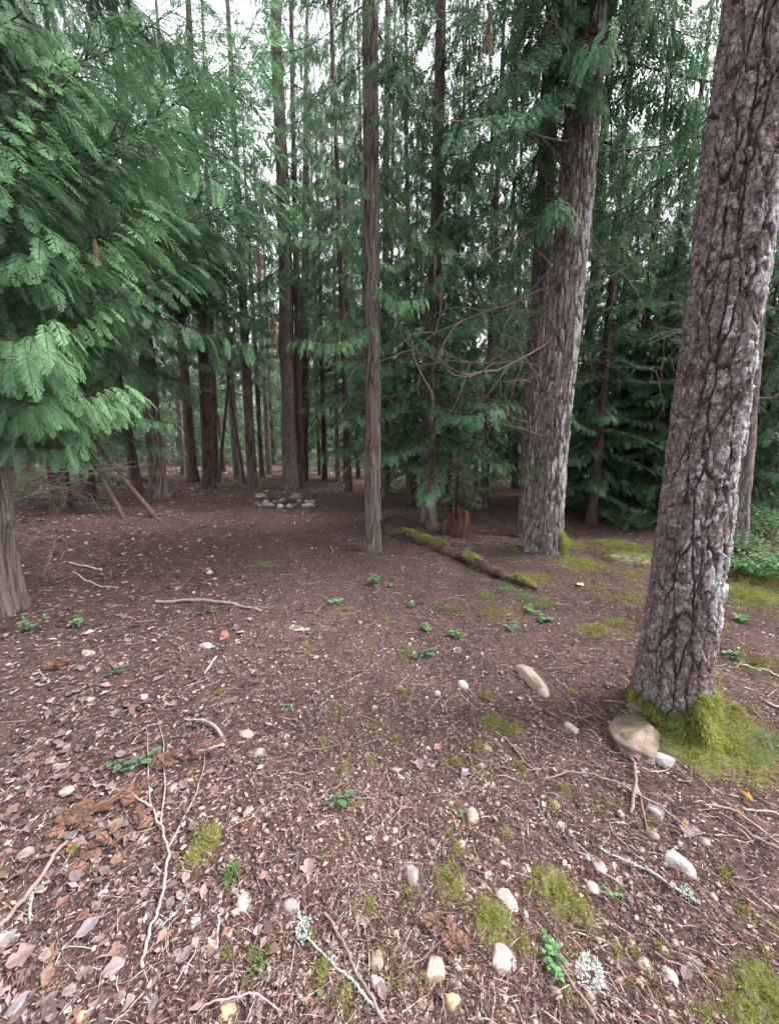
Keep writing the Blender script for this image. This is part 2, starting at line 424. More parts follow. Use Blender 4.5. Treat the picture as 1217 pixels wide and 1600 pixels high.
# ------------------------------------------------------------------ ground sheet
ang = np.concatenate([np.linspace(-60, 60, 520), np.linspace(60, 300, 80)[1:-1]])
ang = np.radians(ang)
rr = np.concatenate([[.02, .2, .4], np.geomspace(.52, 9, 235), np.geomspace(9.3, 260, 40)])
A_, R_ = np.meshgrid(ang, rr)
gx, gy = R_ * np.sin(A_), R_ * np.cos(A_)
gz = ground_h(gx, gy)
mo = moss_at(gx, gy)
gz = gz + .012 * sstep(.3, .8, mo) * (1 + vnoise(gx * 30, gy * 30)) + .0035 * vnoise(gx * 110, gy * 110) * sstep(9, 3, R_)
na = len(ang); nr = len(rr)
i = np.arange(nr - 1)[:, None] * na; j = np.arange(na)[None]; k = (j + 1) % na
Fg = np.stack([i + j, i + k, i + na + k, i + na + j], -1).reshape(-1, 4)[:, ::-1]
g = link('ground', build_mesh('ground', np.stack([gx, gy, gz], -1).reshape(-1, 3), Fg, M['ground'], attrs={'moss': mo.ravel(), 'path': path_at(gx, gy).ravel()}, smooth=True))
tag(g, kind='structure')

# ------------------------------------------------------------------ foliage: boughs of three detail levels
def spray(G, P, D, L, lod, drop, tint, nf=None):
    """a hanging flat cedar spray: axis from P along D bending down, toothed fingers on both sides"""
    n = nf or (16 if lod == 0 else 11 if lod == 1 else 4)
    t = np.linspace(.06, 1, n); s = np.linspace(0, 1, n + 1)
    down = np.array([0, 0, -1.])
    pts = [np.asarray(P, float)]; d = nrm(np.asarray(D, float))
    step = L / n; dirs = [d]
    for q in range(n):
        d = nrm(d + down * drop * (1.6 / n) * (1.25 - s[q]))
        pts.append(pts[-1] + d * step); dirs.append(d)
    pts = np.array(pts); dirs = np.array(dirs)
    hz = np.array([D[0], D[1], 0]); hz = hz / (np.linalg.norm(hz) + 1e-6)
    side = np.array([-hz[1], hz[0], 0]) + rng.normal(0, .25, 3); side = side / np.linalg.norm(side)
    ax = dirs[1:]; sd = nrm(side - ax * (ax @ side)[:, None]); Nn = np.cross(ax, sd)
    env = np.sin(np.pi * np.clip(t * .86 + .12, 0, 1)) ** .7
    FL = (.062 if lod == 0 else .075 if lod == 1 else .12) * (L / .3) ** .5
    if lod == 0:
        wp = (sd if True else Nn)
        V, Fc = rhombi(pts[:-1], ax, sd, step * 1.15, .0035, .5); G.add(V, Fc, 1, .5)
    for sg in (-1, 1):
        jit = rng.normal(0, .10, (n, 3))
        fd = nrm(ax * .62 + sd * sg * .72 + down * .22 * drop + jit)
        fl = FL * env * rng.uniform(.8, 1.15, n)
        fs = np.cross(Nn, fd); fs = nrm(fs)
        base = pts[1:] - ax * step * (.5 if sg > 0 else 0)
        tt = np.clip(tint - .06 + .38 * t + rng.normal(0, .14, n), 0, 1)
        if lod == 0:
            V, Fc = rhombi(base, fd, fs, fl, .0038, .5); G.add(V, Fc, 0, np.repeat(tt, 4) * .8)
            m = 6
            for q in range(m):
                f = (q + .7) / (m + .3)
                for s2 in (-1, 1):
                    ll = .0118 * (1 - .35 * f) * (.6 + .6 * env)
                    ld = nrm(fd * .86 + fs * s2 * .50 + rng.normal(0, .06, (n, 3)))
                    lb = base + fd * (fl * f)[:, None]
                    lb = lb + down * (.006 * f * f)
                    ls = nrm(np.cross(Nn, ld))
                    V, Fc = rhombi(lb, ld, ls, ll, .0040, .5)
                    G.add(V, Fc, 0, np.repeat(np.clip(tt + .12 * f + (.08 if s2 > 0 else -.05), 0, 1), 4))
        else:
            V, Fc = rhombi(base, fd, fs, fl, fl * (.25 if lod == 1 else .34) + .004, .5, lift=Nn * rng.normal(0, .006, (n, 1)))
            G.add(V, Fc, 0, np.repeat(tt, 4))

def bough(seed, lod, drop=1.0, L=2.0, dense=1.0, sprl=.30, sag=.5):
    global rng
    old = rng; rng = np.random.default_rng(seed)
    G = Geo(); n = 14
    t = np.linspace(0, 1, n)
    w = rng.normal(0, 1, 4)
    cx = L * t; cy = .12 * L * (w[0] * np.sin(t * 2.2) * .5 + w[1] * .15 * np.sin(t * 6)); cz = L * (-sag * .5 * t + sag * .28 * t**2.2 + .02 * np.sin(t * 7 + w[2]))
    c = np.stack([cx, cy, cz], -1)
    V, Fc = tube(c, np.interp(t, [0, .5, 1], [.013, .007, .002]), 4 if lod < 2 else 3, cap=False); G.add(V, Fc, 1, .5)
    ns = int((L / (.055 if lod == 0 else .062 if lod == 1 else .20)) * dense)
    for q in range(ns):
        f = .12 + .88 * (q + rng.uniform(-.3, .3)) / ns; f = min(max(f, .05), 1)
        p = np.array([np.interp(f, t, c[:, i]) for i in range(3)])
        sg = 1 if q % 2 else -1
        yaw = sg * rng.uniform(.7, 1.25) * (1 - .5 * f)
        tan = np.array([math.cos(yaw), math.sin(yaw), rng.uniform(-.25, .15)])
        reach = (.50 * (1 - f) ** .7 + .06) * L * .42 * rng.uniform(.6, 1.1)
        # a side twig carrying two or three sprays
        k = 1 if lod == 2 else max(1, int(round(reach / .13)))
        if lod < 2 and reach > .1:
            e = p + tan * reach * .9 + np.array([0, 0, -.12 * reach])
            mid = (p + e) / 2 + np.array([0, 0, .04 * reach])
            V, Fc = tube([p, mid, e], [.004, .003, .0015], 3, cap=False); G.add(V, Fc, 1, .5)
        for r in range(k):
            u = (r + .6) / k if k > 1 else .5
            bp = p + tan * reach * u * .9 + np.array([0, 0, -.10 * reach * u])
            side = (-1) ** r
            y2 = yaw + side * rng.uniform(.1, .7)
            D = np.array([math.cos(y2), math.sin(y2), rng.uniform(-.45, .05)])
            spray(G, bp, D, sprl * rng.uniform(.65, 1.2) * (1 if lod < 2 else 1.5), lod, drop, .05 + .45 * f + rng.normal(0, .12))
    tip = c[-1]
    spray(G, tip, np.array([1, 0, -.1]), sprl * .9, lod, drop * .8, .55)
    rng = old
    return G
NEED = ('needle', 'needle_bright', 'needle_fir', 'needle_far', 'needle_light', 'needle_dead')
BG = {}
for lod, cnt in ((0, 3), (1, 6), (2, 4)):
    BG[lod] = [bough(100 * lod + i, lod, drop=(1.15 if i % 2 == 0 else .85), sag=.45 + .12 * (i % 3)) for i in range(cnt)]
BGF = [bough(300 + i, 1, drop=.30, sag=.25, dense=.95, sprl=.28) for i in range(4)]      # flatter fir / hemlock boughs
BGW = [bough(340 + i, 1, drop=.9, sag=.5, dense=.50, sprl=.46) for i in range(4)]      # coarser drooping boughs for the crowns further off
for g_ in BGW: pass
BM = {}
def bough_mesh(set_, i, leaf):
    key = (set_, i)
    if key not in BM:
        G = BGF[i] if set_ == 'fir' else BG[set_][i]
        BM[key] = G.mesh('branch', [M['needle'], M['twig']])
    return BM[key]
def link_bough(set_, i, leaf, *a):
    o = link('branch', bough_mesh(set_, i, leaf), *a)
    if leaf != 'needle':
        o.material_slots[0].link = 'OBJECT'; o.material_slots[0].material = M[leaf]
    return o
def nset(set_): return len(BGF) if set_ == 'fir' else len(BG[set_])

def dead_branch_geo(seed, L=1.2):
    r = np.random.default_rng(seed); G = Geo()
    def grow(p, d, L, rad, lev):
        n = 6; pts = [p]
        for q in range(n):
            d = nrm(d + r.normal(0, .16, 3) + np.array([0, 0, -.05])); pts.append(pts[-1] + d * L / n)
            if lev < 2 and q > 0:
                for s in range(2 if lev == 0 else 1):
                    if r.random() < .75: grow(pts[-1], nrm(d * .6 + r.normal(0, .6, 3)), L * r.uniform(.25, .5), rad * .5, lev + 1)
        V, Fc = tube(pts, np.linspace(rad, rad * .3, n + 1), 4, cap=False)
        G.add(V, Fc, 0, r.uniform(.3, .7))
    grow(np.zeros(3), np.array([1., 0, 0]), L, .0075, 0)
    return G
M['deadtwig'] = mat_leaf('dead_twig_wood', (.07, .052, .044), (.24, .20, .175), 0., .3, .9)
DEADB = [dead_branch_geo(500 + i).mesh('dead_branch', M['deadtwig']) for i in range(5)]

# ------------------------------------------------------------------ trunks
def trunk_geo(r0, H, lean, seed, na=40, zs=None, style='cedar', flare=.35, lichen=.0, moss=.0, amp=1.0, roots=5, lich_dir=(1, -.3), bend=0.0, taper=.8, face=None, bow=0.0, knots=()):
    """vertices relative to the base; lean = horizontal shift per metre of height"""
    r = np.random.default_rng(seed)
    if zs is None: zs = np.concatenate([np.linspace(-.25, 1.2, 16), np.linspace(1.35, H, 40)])
    a = np.linspace(0, 2 * np.pi, na, endpoint=False)
    if face is not None:                      # finer mesh on the side that is seen from the path
        nf_ = int(na * .82); a = np.concatenate([np.linspace(face - 1.85, face + 1.85, nf_), np.linspace(face + 1.85, face + 2 * np.pi - 1.85, na - nf_ + 2)[1:-1]])
    Z, A = np.meshgrid(zs, a, indexing='ij')
    Zc = np.clip(Z, 0, None)
    rad = r0 * np.clip(1 - Zc / H, .02, 1) ** taper
    ph = r.uniform(0, 6.3)
    fl = np.exp(-np.clip(Z + .05, 0, None) / (r0 * 1.5))
    rad = rad * (1 + flare * fl * (1 + .55 * np.sin(roots * A + ph) + .3 * np.sin((roots - 2) * A + 2 * ph)))
    rad = rad * (1 + .045 * vnoise(np.cos(A) * 1.3 + seed, np.sin(A) * 1.3, Z * .7) + .03 * vnoise(np.cos(A) * 3, np.sin(A) * 3 + seed, Z * 1.5))
    X, Y = np.cos(A) * r0, np.sin(A) * r0                       # surface coordinates for the bark
    wx = X + .02 * vnoise(X * 9, Y * 9, Z * 4) ; wy = Y + .02 * vnoise(X * 9 + 40, Y * 9, Z * 4)
    if style == 'fir':
        jx, jy = vnoise(X * 55, Y * 55, Z * 45), vnoise(X * 55 + 31, Y * 55, Z * 45)
        wx, wy = X + .010 * vnoise(X * 18, Y * 18, Z * 9) + .0035 * jx, Y + .010 * vnoise(X * 18 + 40, Y * 18, Z * 9) + .0035 * jy
        wz = Z + .03 * vnoise(X * 22 + 9, Y * 22, Z * 8) + .006 * jx
        e1, i1 = worley(wx * 17 + seed, wy * 17, wz * 3.2); e2, i2 = worley(wx * 42, wy * 42 + seed, wz * 23); e3, i3 = worley(wx * 85 + 7, wy * 85, wz * 60)
        cell = np.floor(i1 * 3.99) / 3; fl_ = np.floor(i2 * 3.99) / 3
        fur = sstep(.0, .11, e1) * (.5 + .5 * sstep(.0, .16, np.abs(vnoise(wx * 9 + 3, wy * 9, Z * .7))))
        ridge = fur * (.34 + .18 * cell + .30 * fl_ * sstep(0, .05, e2) + .13 * i3 * sstep(0, .08, e3)) + .04 * jx + .06
        dsp = .034 * ridge - .017
    elif style == 'old':
        wx, wy = X + .02 * vnoise(X * 12, Y * 12, Z * 3), Y + .02 * vnoise(X * 12 + 40, Y * 12, Z * 3)
        e1, i1 = worley(wx * 15 + seed, wy * 15, Z * 2.4); e2, i2 = worley(wx * 36, wy * 36 + seed, Z * 11); f3 = fbm(wx * 60, wy * 60, Z * 16, 3)
        ridge = sstep(0, .22, e1) * (.44 + .18 * i1) + .26 * i2 * sstep(0, .12, e2) + .10 * f3 + .08
        dsp = .046 * ridge - .023
    else:
        e1, i1 = worley(wx * 33 + seed, wy * 33, Z * 1.3); e2, i2 = worley(wx * 75, wy * 75 + seed, Z * 5.0)
        ridge = .08 + sstep(0, .35, e1) * (.46 + .16 * i1) + .26 * i2 * sstep(0, .25, e2) + .06
        dsp = .018 * ridge - .009
    for kz, ka, ks in knots:
        dd = (np.mod(A - ka + np.pi, 2 * np.pi) - np.pi) * r0; rad = rad + .028 * np.exp(-((dd / ks)**2 + ((Z - kz) / (ks * 1.1))**2)) - .030 * np.exp(-((dd / (ks * .42))**2 + ((Z - kz) / (ks * .42))**2))
    rad = rad + dsp * amp * np.clip(rad / r0, .3, 1)
    cx = lean[0] * Z - bow * np.sin(np.pi * np.clip(Z, 0, 3.8) / 3.8) + bend * np.sin(Z * .35 + ph) * .5 + .02 * vnoise(Z * .6, seed * 3.1) * sstep(0, 2, Z) * 3 * r0 * 2
    cy = lean[1] * Z + .02 * vnoise(Z * .6 + 50, seed * 3.1) * sstep(0, 2, Z)
    V = np.stack([cx + np.cos(A) * rad, cy + np.sin(A) * rad, Z], -1).reshape(-1, 3)
    n = len(zs); i = np.arange(n - 1)[:, None] * na; j = np.arange(na)[None]; k = (j + 1) % na
    Fc = np.stack([i + j, i + k, i + na + k, i + na + j], -1).reshape(-1, 4)
    ld = np.array(lich_dir) / np.hypot(*lich_dir)
    facing = np.cos(A) * ld[0] + np.sin(A) * ld[1]
    li = lichen * (.50 + .50 * facing) * (.30 + .70 * sstep(.3, .75, ridge)) + .42 * lichen * fbm(X * 9 + 3, Y * 9, Z * 3.2, 3) + .60 * lichen * (i2 - .5)
    li = li * sstep(.1, .8, Z)
    mo = moss * np.exp(-np.clip(Z, 0, None) / (r0 * 1.2)) * (1 + .6 * vnoise(X * 8, Y * 8, Z * 5))
    return V, Fc, dict(ridge=ridge.ravel(), lichen=li.ravel(), moss=mo.ravel()), (cx[:, 0], cy[:, 0], zs)

def lean_from(base, px, py):
    p = at_dist(px, py, base.y); dz = p.z - base.z
    return ((p.x - base.x) / dz, 0.0)

def make_tree(name, label, base, lean, r0, H, bark='cedar_bark', style='cedar', seed=1, na=40, zs=None, group=None, **kw):
    V, Fc, at, axis = trunk_geo(r0, H, lean, seed, na, zs, style, **kw)
    e = link(name, None, loc=base); e.empty_display_size = .3
    tag(e, label, 'tree', group)
    link('trunk', build_mesh('trunk', V, Fc, M[bark], attrs=at, smooth=True), e)
    e_axis = lambda z: (float(np.interp(z, axis[2], axis[0])), float(np.interp(z, axis[2], axis[1])), z)
    return e, e_axis

def add_boughs(e, axis, z0, z1, n, Lf, sets=(1,), leaf='needle', seed=0, az=None, pitch=(.05, .35), keep=None, r0=.15, H=20):
    r = random.Random(seed); ga = 2.39996
    k = 0
    for q in range(n):
        f = (q + r.random() * .8) / n
        z = z0 + (z1 - z0) * f
        a = q * ga + r.uniform(-.35, .35) + seed
        if az is not None: a = az[0] + (az[1] - az[0]) * r.random()
        L = Lf(z) * r.uniform(.75, 1.2)
        if keep is not None and not keep(z, a, L): continue
        s = r.choice(sets); i = r.randrange(nset(s))
        o = link_bough(s, i, leaf, e, axis(z), (r.uniform(-.25, .25), r.uniform(*pitch), a), L / 2)
        o.scale = (L / 2, L / 2 * r.uniform(.75, 1.05) * (1 if r.random() < .5 else -1), L / 2 * r.uniform(.8, 1.2))
        k += 1
    return k
def aim_bough(e, base, org, tip, s=0, leaf='needle', i=None, roll=0., wide=1.0):
    """one bough from a point on its trunk to a tip"""
    org, tip = Vector(org), Vector(tip); d = tip - org
    L = d.length
    G = BG[s] if s != 'fir' else BGF
    i = random.randrange(len(G)) if i is None else i
    tl = G[i].V[0][-4:].mean(0) if False else None
    yaw = math.atan2(d.y, d.x); pit = -math.asin(max(-1, min(1, d.z / L))) - .24
    o = link_bough(s, i, leaf, e, org - base, (roll, pit, yaw), L / 2.35)
    o.scale = (L / 2.35, L / 2.35 * wide, L / 2.35)
    return o
def dead_branches(e, axis, z0, z1, n, s=(.5, 1.2), seed=0, az=None, r=.1):
    rd = random.Random(seed)
    for q in range(n):
        z = z0 + (z1 - z0) * rd.random(); a = rd.uniform(0, 6.28) if az is None else rd.uniform(*az)
        link('dead_branch', rd.choice(DEADB), e, axis(z), (rd.uniform(0, 6), rd.uniform(-.3, .3), a), rd.uniform(*s))

# crowns joined from low detail boughs, shared by the far trees
def crown_mesh(seed, lod, H, z0, n, Lmax, leaf, fir=False, name='crown'):
    r = np.random.default_rng(seed); G = Geo()
    src = [g.arrays() for g in (BGF if fir else BGW if lod == 1 else BG[lod])]
    for q in range(n):
        f = (q + r.random()) / n; z = z0 + (H - z0) * f ** .92
        L = Lmax * (1 - (z - z0) / (H - z0) * .92) ** .75 * r.uniform(.7, 1.2) * (.75 + .25 * min(1, f * 6))
        a = q * 2.39996 + r.uniform(-.4, .4); p = r.uniform(.0, .4) - .25 * f
        V, Fc, Mi, T = src[r.integers(len(src))]
        R = (Matrix.Rotation(a, 3, 'Z') @ Matrix.Rotation(p, 3, 'Y') @ Matrix.Rotation(r.uniform(-.3, .3), 3, 'X'))
        W = (V * (L / 2)) @ np.array(R).T + np.array([0, 0, z])
        G.add(W, Fc, 0, np.clip(T + r.normal(0, .1), 0, 1)); G.M[-1] = Mi
    V, Fc, Mi, T = G.arrays()
    return build_mesh(name, V, Fc, [M[leaf], M['twig']], Mi, attrs={'tint': T})
CROWN_M = [crown_mesh(20 + i, 1, 18, 1.2 + .6 * i, [68, 42, 68][i], 3.5, 'needle_far' if i % 2 else 'needle', fir=(i == 1)) for i in range(3)]
CROWN_F = [crown_mesh(40 + i, 2, 20, [.4, 1.6, 2.6, .9][i], 170, 3.4, 'needle_far') for i in range(3)]
CROWN_L = [crown_mesh(60 + i, 2, 12, .3, 70, 2.8, 'needle_light') for i in range(2)]
BUSH_F = [crown_mesh(70 + i, 1, 5.0, .12, 28, 1.9, 'needle_far', fir=(i == 0)) for i in range(2)]
print('crowns', [len(m.polygons) for m in CROWN_M + CROWN_F + CROWN_L + BUSH_F], 'boughs', [len(g.arrays()[1]) for g in BG[0] + BG[1] + BG[2] + BGF])

def tp(px, py):                      # base on the ground through a pixel
    return ground_at(px, py)

# --- the big scaly fir on the right
b1 = tp(1045, 1108); d1 = depth(b1)
zs = np.concatenate([np.linspace(-.35, 3.9, 560), np.linspace(4.1, 24, 60)])
t1, ax1 = make_tree('fir_tree', 'big leaning scaly barked fir with grey lichen and a mossy foot, nearest on the right', b1, lean_from(b1, 1212, 0), .146, 24,
                    'fir_bark', 'fir', 11, 300, zs, face=math.radians(-128), bow=.035, knots=((2.55, -2.5, .055), (1.25, -1.7, .035), (3.1, -1.5, .04), (.8, -2.4, .03)), flare=.34, lichen=.66, moss=.8, roots=3, lich_dir=(.9, -.5), taper=1.1)
add_boughs(t1, ax1, 5.5, 22, 34, lambda z: 2.6 * (1 - z / 26), (1,), 'needle_fir', 5)
# --- the two old trees standing together
b2 = tp(848, 862)
zs = np.concatenate([np.linspace(-.3, 7.6, 430), np.linspace(7.8, 28, 40)])
t2, ax2 = make_tree('fir_tree', 'thick old grey barked fir right of the fallen mossy log, front one of a pair', b2, lean_from(b2, 918, 40), .200, 30,
                    'old_bark', 'old', 12, 200, zs, face=math.radians(-110), flare=.30, lichen=.58, moss=.35, roots=4, lich_dir=(.8, -.6), taper=.55)
b2b = on_ground(828, 6.3)
zs = np.concatenate([np.linspace(-.3, 8.5, 300), np.linspace(8.8, 28, 30)])
t2b, ax2b = make_tree('fir_tree', 'reddish brown fir pressed close behind the left side of the thick old grey fir', b2b, lean_from(b2b, 866, 60), .14, 28,
                      'old_bark', 'old', 13, 120, zs, flare=.15, lichen=.2, moss=.1, roots=4, taper=.75)
# --- slim tree standing in the clearing
b3 = tp(583, 858)
zs = np.concatenate([np.linspace(-.2, 7.6, 300), np.linspace(7.8, 20, 24)])
t3, ax3 = make_tree('cedar_tree', 'slim straight cedar standing alone between the path and the mossy log', b3, lean_from(b3, 578, 0), .100, 20,
                    'cedar_bark', 'cedar', 14, 90, zs, flare=.28, lichen=.45, moss=.6, roots=5, taper=.55)
# --- left edge cedar
b4 = tp(2, 955)
zs = np.concatenate([np.linspace(-.25, 5, 260), np.linspace(5.2, 20, 24)])
t4, ax4 = make_tree('cedar_tree', 'stringy barked cedar cut by the left edge of the photo, with long low green boughs', b4, lean_from(b4, -46, 500), .155, 20,
                    'cedar_bark', 'cedar', 15, 150, zs, flare=.3, lichen=.45, moss=.4, roots=5, taper=.7)
NEAR = [(b1, .5), (b2, .6), (b2b, .5), (b3, .3), (b4, .5)]

# px, py base, px, py through, base width px, name, bark, label, bough start, count, length, H
mid = [
 (250,778,222,480,30,'cedar_tree','cedar_bark','upright cedar beside the two leaning poles, mossy at its foot',3.6,40,2.5,20),
 (217,772,186,600,19,'cedar_tree','dark_bark','dark thin trunk just left of the upright cedar with the mossy foot',3.2,26,2.0,16),
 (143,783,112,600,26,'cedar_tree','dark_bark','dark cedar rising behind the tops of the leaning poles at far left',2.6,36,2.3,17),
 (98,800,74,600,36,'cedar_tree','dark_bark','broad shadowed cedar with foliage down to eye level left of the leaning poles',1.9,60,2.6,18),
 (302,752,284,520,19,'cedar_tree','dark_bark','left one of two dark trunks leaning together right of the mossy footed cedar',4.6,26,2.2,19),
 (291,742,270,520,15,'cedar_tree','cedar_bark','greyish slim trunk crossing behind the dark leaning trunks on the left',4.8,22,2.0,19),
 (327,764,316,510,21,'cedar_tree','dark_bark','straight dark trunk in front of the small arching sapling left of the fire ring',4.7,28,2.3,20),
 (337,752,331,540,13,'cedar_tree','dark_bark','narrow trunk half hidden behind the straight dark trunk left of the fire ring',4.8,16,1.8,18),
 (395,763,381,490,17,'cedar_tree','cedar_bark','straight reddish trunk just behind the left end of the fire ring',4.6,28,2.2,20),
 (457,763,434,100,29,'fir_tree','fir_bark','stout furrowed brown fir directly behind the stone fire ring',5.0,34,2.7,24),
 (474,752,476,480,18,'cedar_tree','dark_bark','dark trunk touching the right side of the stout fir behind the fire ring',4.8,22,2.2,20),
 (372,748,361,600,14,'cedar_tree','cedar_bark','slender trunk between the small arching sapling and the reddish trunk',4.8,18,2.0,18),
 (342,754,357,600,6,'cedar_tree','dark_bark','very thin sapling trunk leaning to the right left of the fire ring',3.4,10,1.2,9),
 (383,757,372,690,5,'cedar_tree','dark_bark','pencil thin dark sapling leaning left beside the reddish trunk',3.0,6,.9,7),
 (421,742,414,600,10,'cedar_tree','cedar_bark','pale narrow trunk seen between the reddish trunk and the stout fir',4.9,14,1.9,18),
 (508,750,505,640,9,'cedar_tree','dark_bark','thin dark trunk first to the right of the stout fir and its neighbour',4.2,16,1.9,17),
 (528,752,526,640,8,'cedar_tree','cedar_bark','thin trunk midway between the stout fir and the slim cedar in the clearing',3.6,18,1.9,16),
 (544,755,543,640,13,'cedar_tree','dark_bark','short looking stout trunk just left of the slim cedar in the clearing',2.9,26,2.1,17),
 (668,822,690,0,27,'cedar_tree','cedar_bark','bushy young cedar behind the rotten log, hung with foliage to its knees',1.15,62,1.75,13),
 (599,775,606,0,15,'cedar_tree','cedar_bark','tall grey trunk showing just behind the slim cedar in the clearing',3.8,30,1.9,20),
 (607,765,613,300,8,'cedar_tree','dark_bark','thin trunk hugging the right side of the slim cedar, further back',3.3,20,1.7,18),
 (804,762,809,500,11,'cedar_tree','dark_bark','thin dark trunk against bright yellow leaves left of the thick old fir',3.6,20,1.8,17),
 (744,772,735,200,9,'cedar_tree','cedar_bark','thin trunk behind the dead twigs right of the bushy young cedar',2.6,24,1.7,15),
 (772,752,768,300,12,'cedar_tree','dark_bark','slender trunk midway between the bushy young cedar and the thick old fir',3.0,22,1.9,18),
 (1150,860,1207,150,34,'fir_tree','old_bark','grey brown trunk mostly hidden behind the right side of the big leaning fir',3.5,24,2.4,22),
]
MT = []
for i, (px, py, qx, qy, w, nm, bk, lab, z0, nb, Lm, H) in enumerate(mid):
    b = tp(px, py); r0 = w * depth(b) / F / 2 * .92 / math.sqrt(1 + ((px - 608) / F)**2)
    zmax = 1.5 + b.y * 1.15
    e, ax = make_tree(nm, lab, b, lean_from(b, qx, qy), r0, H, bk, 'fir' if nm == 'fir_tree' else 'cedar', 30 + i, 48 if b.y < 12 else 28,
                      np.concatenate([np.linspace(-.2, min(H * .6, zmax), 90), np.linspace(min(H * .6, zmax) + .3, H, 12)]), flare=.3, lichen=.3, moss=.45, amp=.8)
    lean = lean_from(b, qx, qy)
    dr = min(z0 * .5, 1.2)
    fi = nm == 'fir_tree'
    add_boughs(e, ax, z0, H * .97, int(nb * 1.9), lambda z: 1.12 * Lm * (1 - (z / H)) ** .6 * (.7 if z < z0 + .6 else 1), ('fir', 1) if fi else (1,), 'needle' if b.y < 9 else 'needle_far', 70 + i)
    dead_branches(e, ax, dr, z0 + 1, 9 if b.y < 16 else 5, (.5, 1.3), 90 + i)
    NEAR.append((b, r0 + .5)); MT.append((e, ax, b))
T = {m[7][:14]: MT[i] for i, m in enumerate(mid)}

# --- low cedars and firs right of the old pair that hide the ground behind
low = [(930,800,7.4,.10,.5,44,1.5,9,'needle_fir','dark young fir leafy to the ground behind the right side of the old fir'),
       (985,790,9.2,.12,.35,60,2.0,13,'needle_fir','dense dark conifer filling the gap between the old fir and the big leaning fir'),
       (1040,800,7.6,.09,.6,34,1.3,8,'needle','low drooping cedar touching the left side of the big leaning fir'),
       (905,760,12.5,.16,1.0,60,2.6,19,'needle_far','tall feathery conifer behind the old fir, rising past its right side'),
       (1020,760,13.5,.17,1.6,56,2.8,18,'needle_far','tall conifer against the white sky between the old fir and leaning fir'),
       (1190,800,8.2,.13,.5,54,1.9,12,'needle_fir','dark conifer at the right edge behind the big leaning fir'),
       (1260,790,7.0,.13,.8,54,2.2,15,'needle','cedar just outside the right edge reaching boughs into view'),
       (860,775,15.5,.2,3.0,44,2.4,20,'needle_far','conifer trunk far behind the old fir with crown above it'),
       (716,800,7.2,.035,.25,22,.75,3.2,'needle','small cedar sapling growing up behind the reddish rotten stump'),
       (648,772,10.5,.08,.9,34,1.5,10,'needle','young cedar behind the bushy cedar with arching boughs'),
       (560,740,17.,.1,1.0,40,2.2,11,'needle','feathery young hemlock behind the slim cedar, branches near the ground'),
       (640,765,9.6,.09,1.6,58,2.1,14,'needle','feathery cedar standing right behind the slim cedar of the clearing'),
       (758,775,9.0,.10,1.4,60,2.1,13,'needle','feathery cedar behind the dead twigs between bushy cedar and old fir'),
       (700,765,11.5,.10,1.8,46,1.9,15,'needle_far','tall feathery conifer directly behind the bushy young cedar'),
       (826,770,10.5,.09,2.6,44,1.9,15,'needle_far','conifer whose boughs fill the gap left of the thick old fir'),
       (575,745,14.,.11,2.4,54,2.5,17,'needle_far','tall conifer seen past the left side of the slim clearing cedar'),
       (500,742,22.,.12,3.0,50,2.6,20,'needle_far','tall far conifer in the sky gap above the fire ring'),
       (540,742,17.,.11,3.4,44,2.3,18,'needle_far','conifer with high crown left of the slim clearing cedar'),
       (410,742,18.,.12,4.2,44,2.4,19,'needle_far','high crowned conifer above the left end of the fire ring'),
       (1085,770,11.,.12,1.6,50,2.2,17,'needle_far','conifer glimpsed right behind the big leaning fir'),
       (470,745,13.5,.13,7.5,34,2.8,22,'needle_far','tall conifer whose high drooping boughs veil the sky above the fire ring'),
       (545,748,12.0,.11,6.0,34,2.5,20,'needle_far','conifer with high drooping boughs just left above the slim cedar'),
       (1010,775,8.4,.10,.25,50,2.1,7,'needle','low wide conifer filling the gap beside the big leaning fir'),
       (950,770,9.4,.10,.25,50,2.1,8,'needle_fir','low dark conifer between the old fir and the gap to its right'),
       (1170,780,6.6,.08,.25,40,1.5,5,'needle','short leafy conifer at right behind the shrubs of the big fir'),
       (1225,770,9.5,.12,.3,60,2.4,14,'needle_far','light green conifer in the far right corner of the view'),
       (500,742,19.5,.1,1.6,34,2.2,11,'needle','feathery young hemlock in the distance right of the stout fir')]
for i, (px, py, Y, r0, z0, nb, Lm, H, lf, lab) in enumerate(low):
    b = on_ground(px, Y)
    e, ax = make_tree('cedar_tree' if 'cedar' in lab else 'conifer_tree', lab, b, (random.uniform(-.02, .02), 0), r0, H, 'dark_bark', 'cedar', 130 + i, 24, np.concatenate([np.linspace(-.2, 2, 14), np.linspace(2.3, H, 24)]))
    add_boughs(e, ax, z0, H * .97, int(nb * 1.9), lambda z: 1.1 * Lm * (1 - (z / H)) ** .55 * (.75 if z < z0 + .5 else 1), ('fir', 1) if 'fir' in lf else (1,), lf, 170 + i)
    NEAR.append((b, .6))

# --- boughs on the named near trees
dead_branches(t3, ax3, 1.0, 5.5, 16, (.35, .8), 3)
add_boughs(t3, ax3, 2.6, 6.2, 20, lambda z: 1.15, (0, 1), 'needle_bright', 8)
add_boughs(t3, ax3, 5.0, 19, 44, lambda z: 1.8 * (1 - z / 20) ** .6, (1,), 'needle', 9)
dead_branches(t2, ax2, 2.2, 6, 7, (.8, 1.5), 4, (1.8, 4.6)); dead_branches(t2, ax2, 3.0, 6, 5, (.9, 1.6), 5, (-.9, .7))
dead_branches(t2b, ax2b, 1.2, 5, 8, (.7, 1.3), 6, (2.2, 4.2))
add_boughs(t2, ax2, 5.6, 9.0, 26, lambda z: 2.4, (1,), 'needle', 10, pitch=(.2, .6))
add_boughs(t2, ax2, 9, 28, 46, lambda z: 3.2 * (1 - z / 30) ** .6, (1,), 'needle_fir', 11)
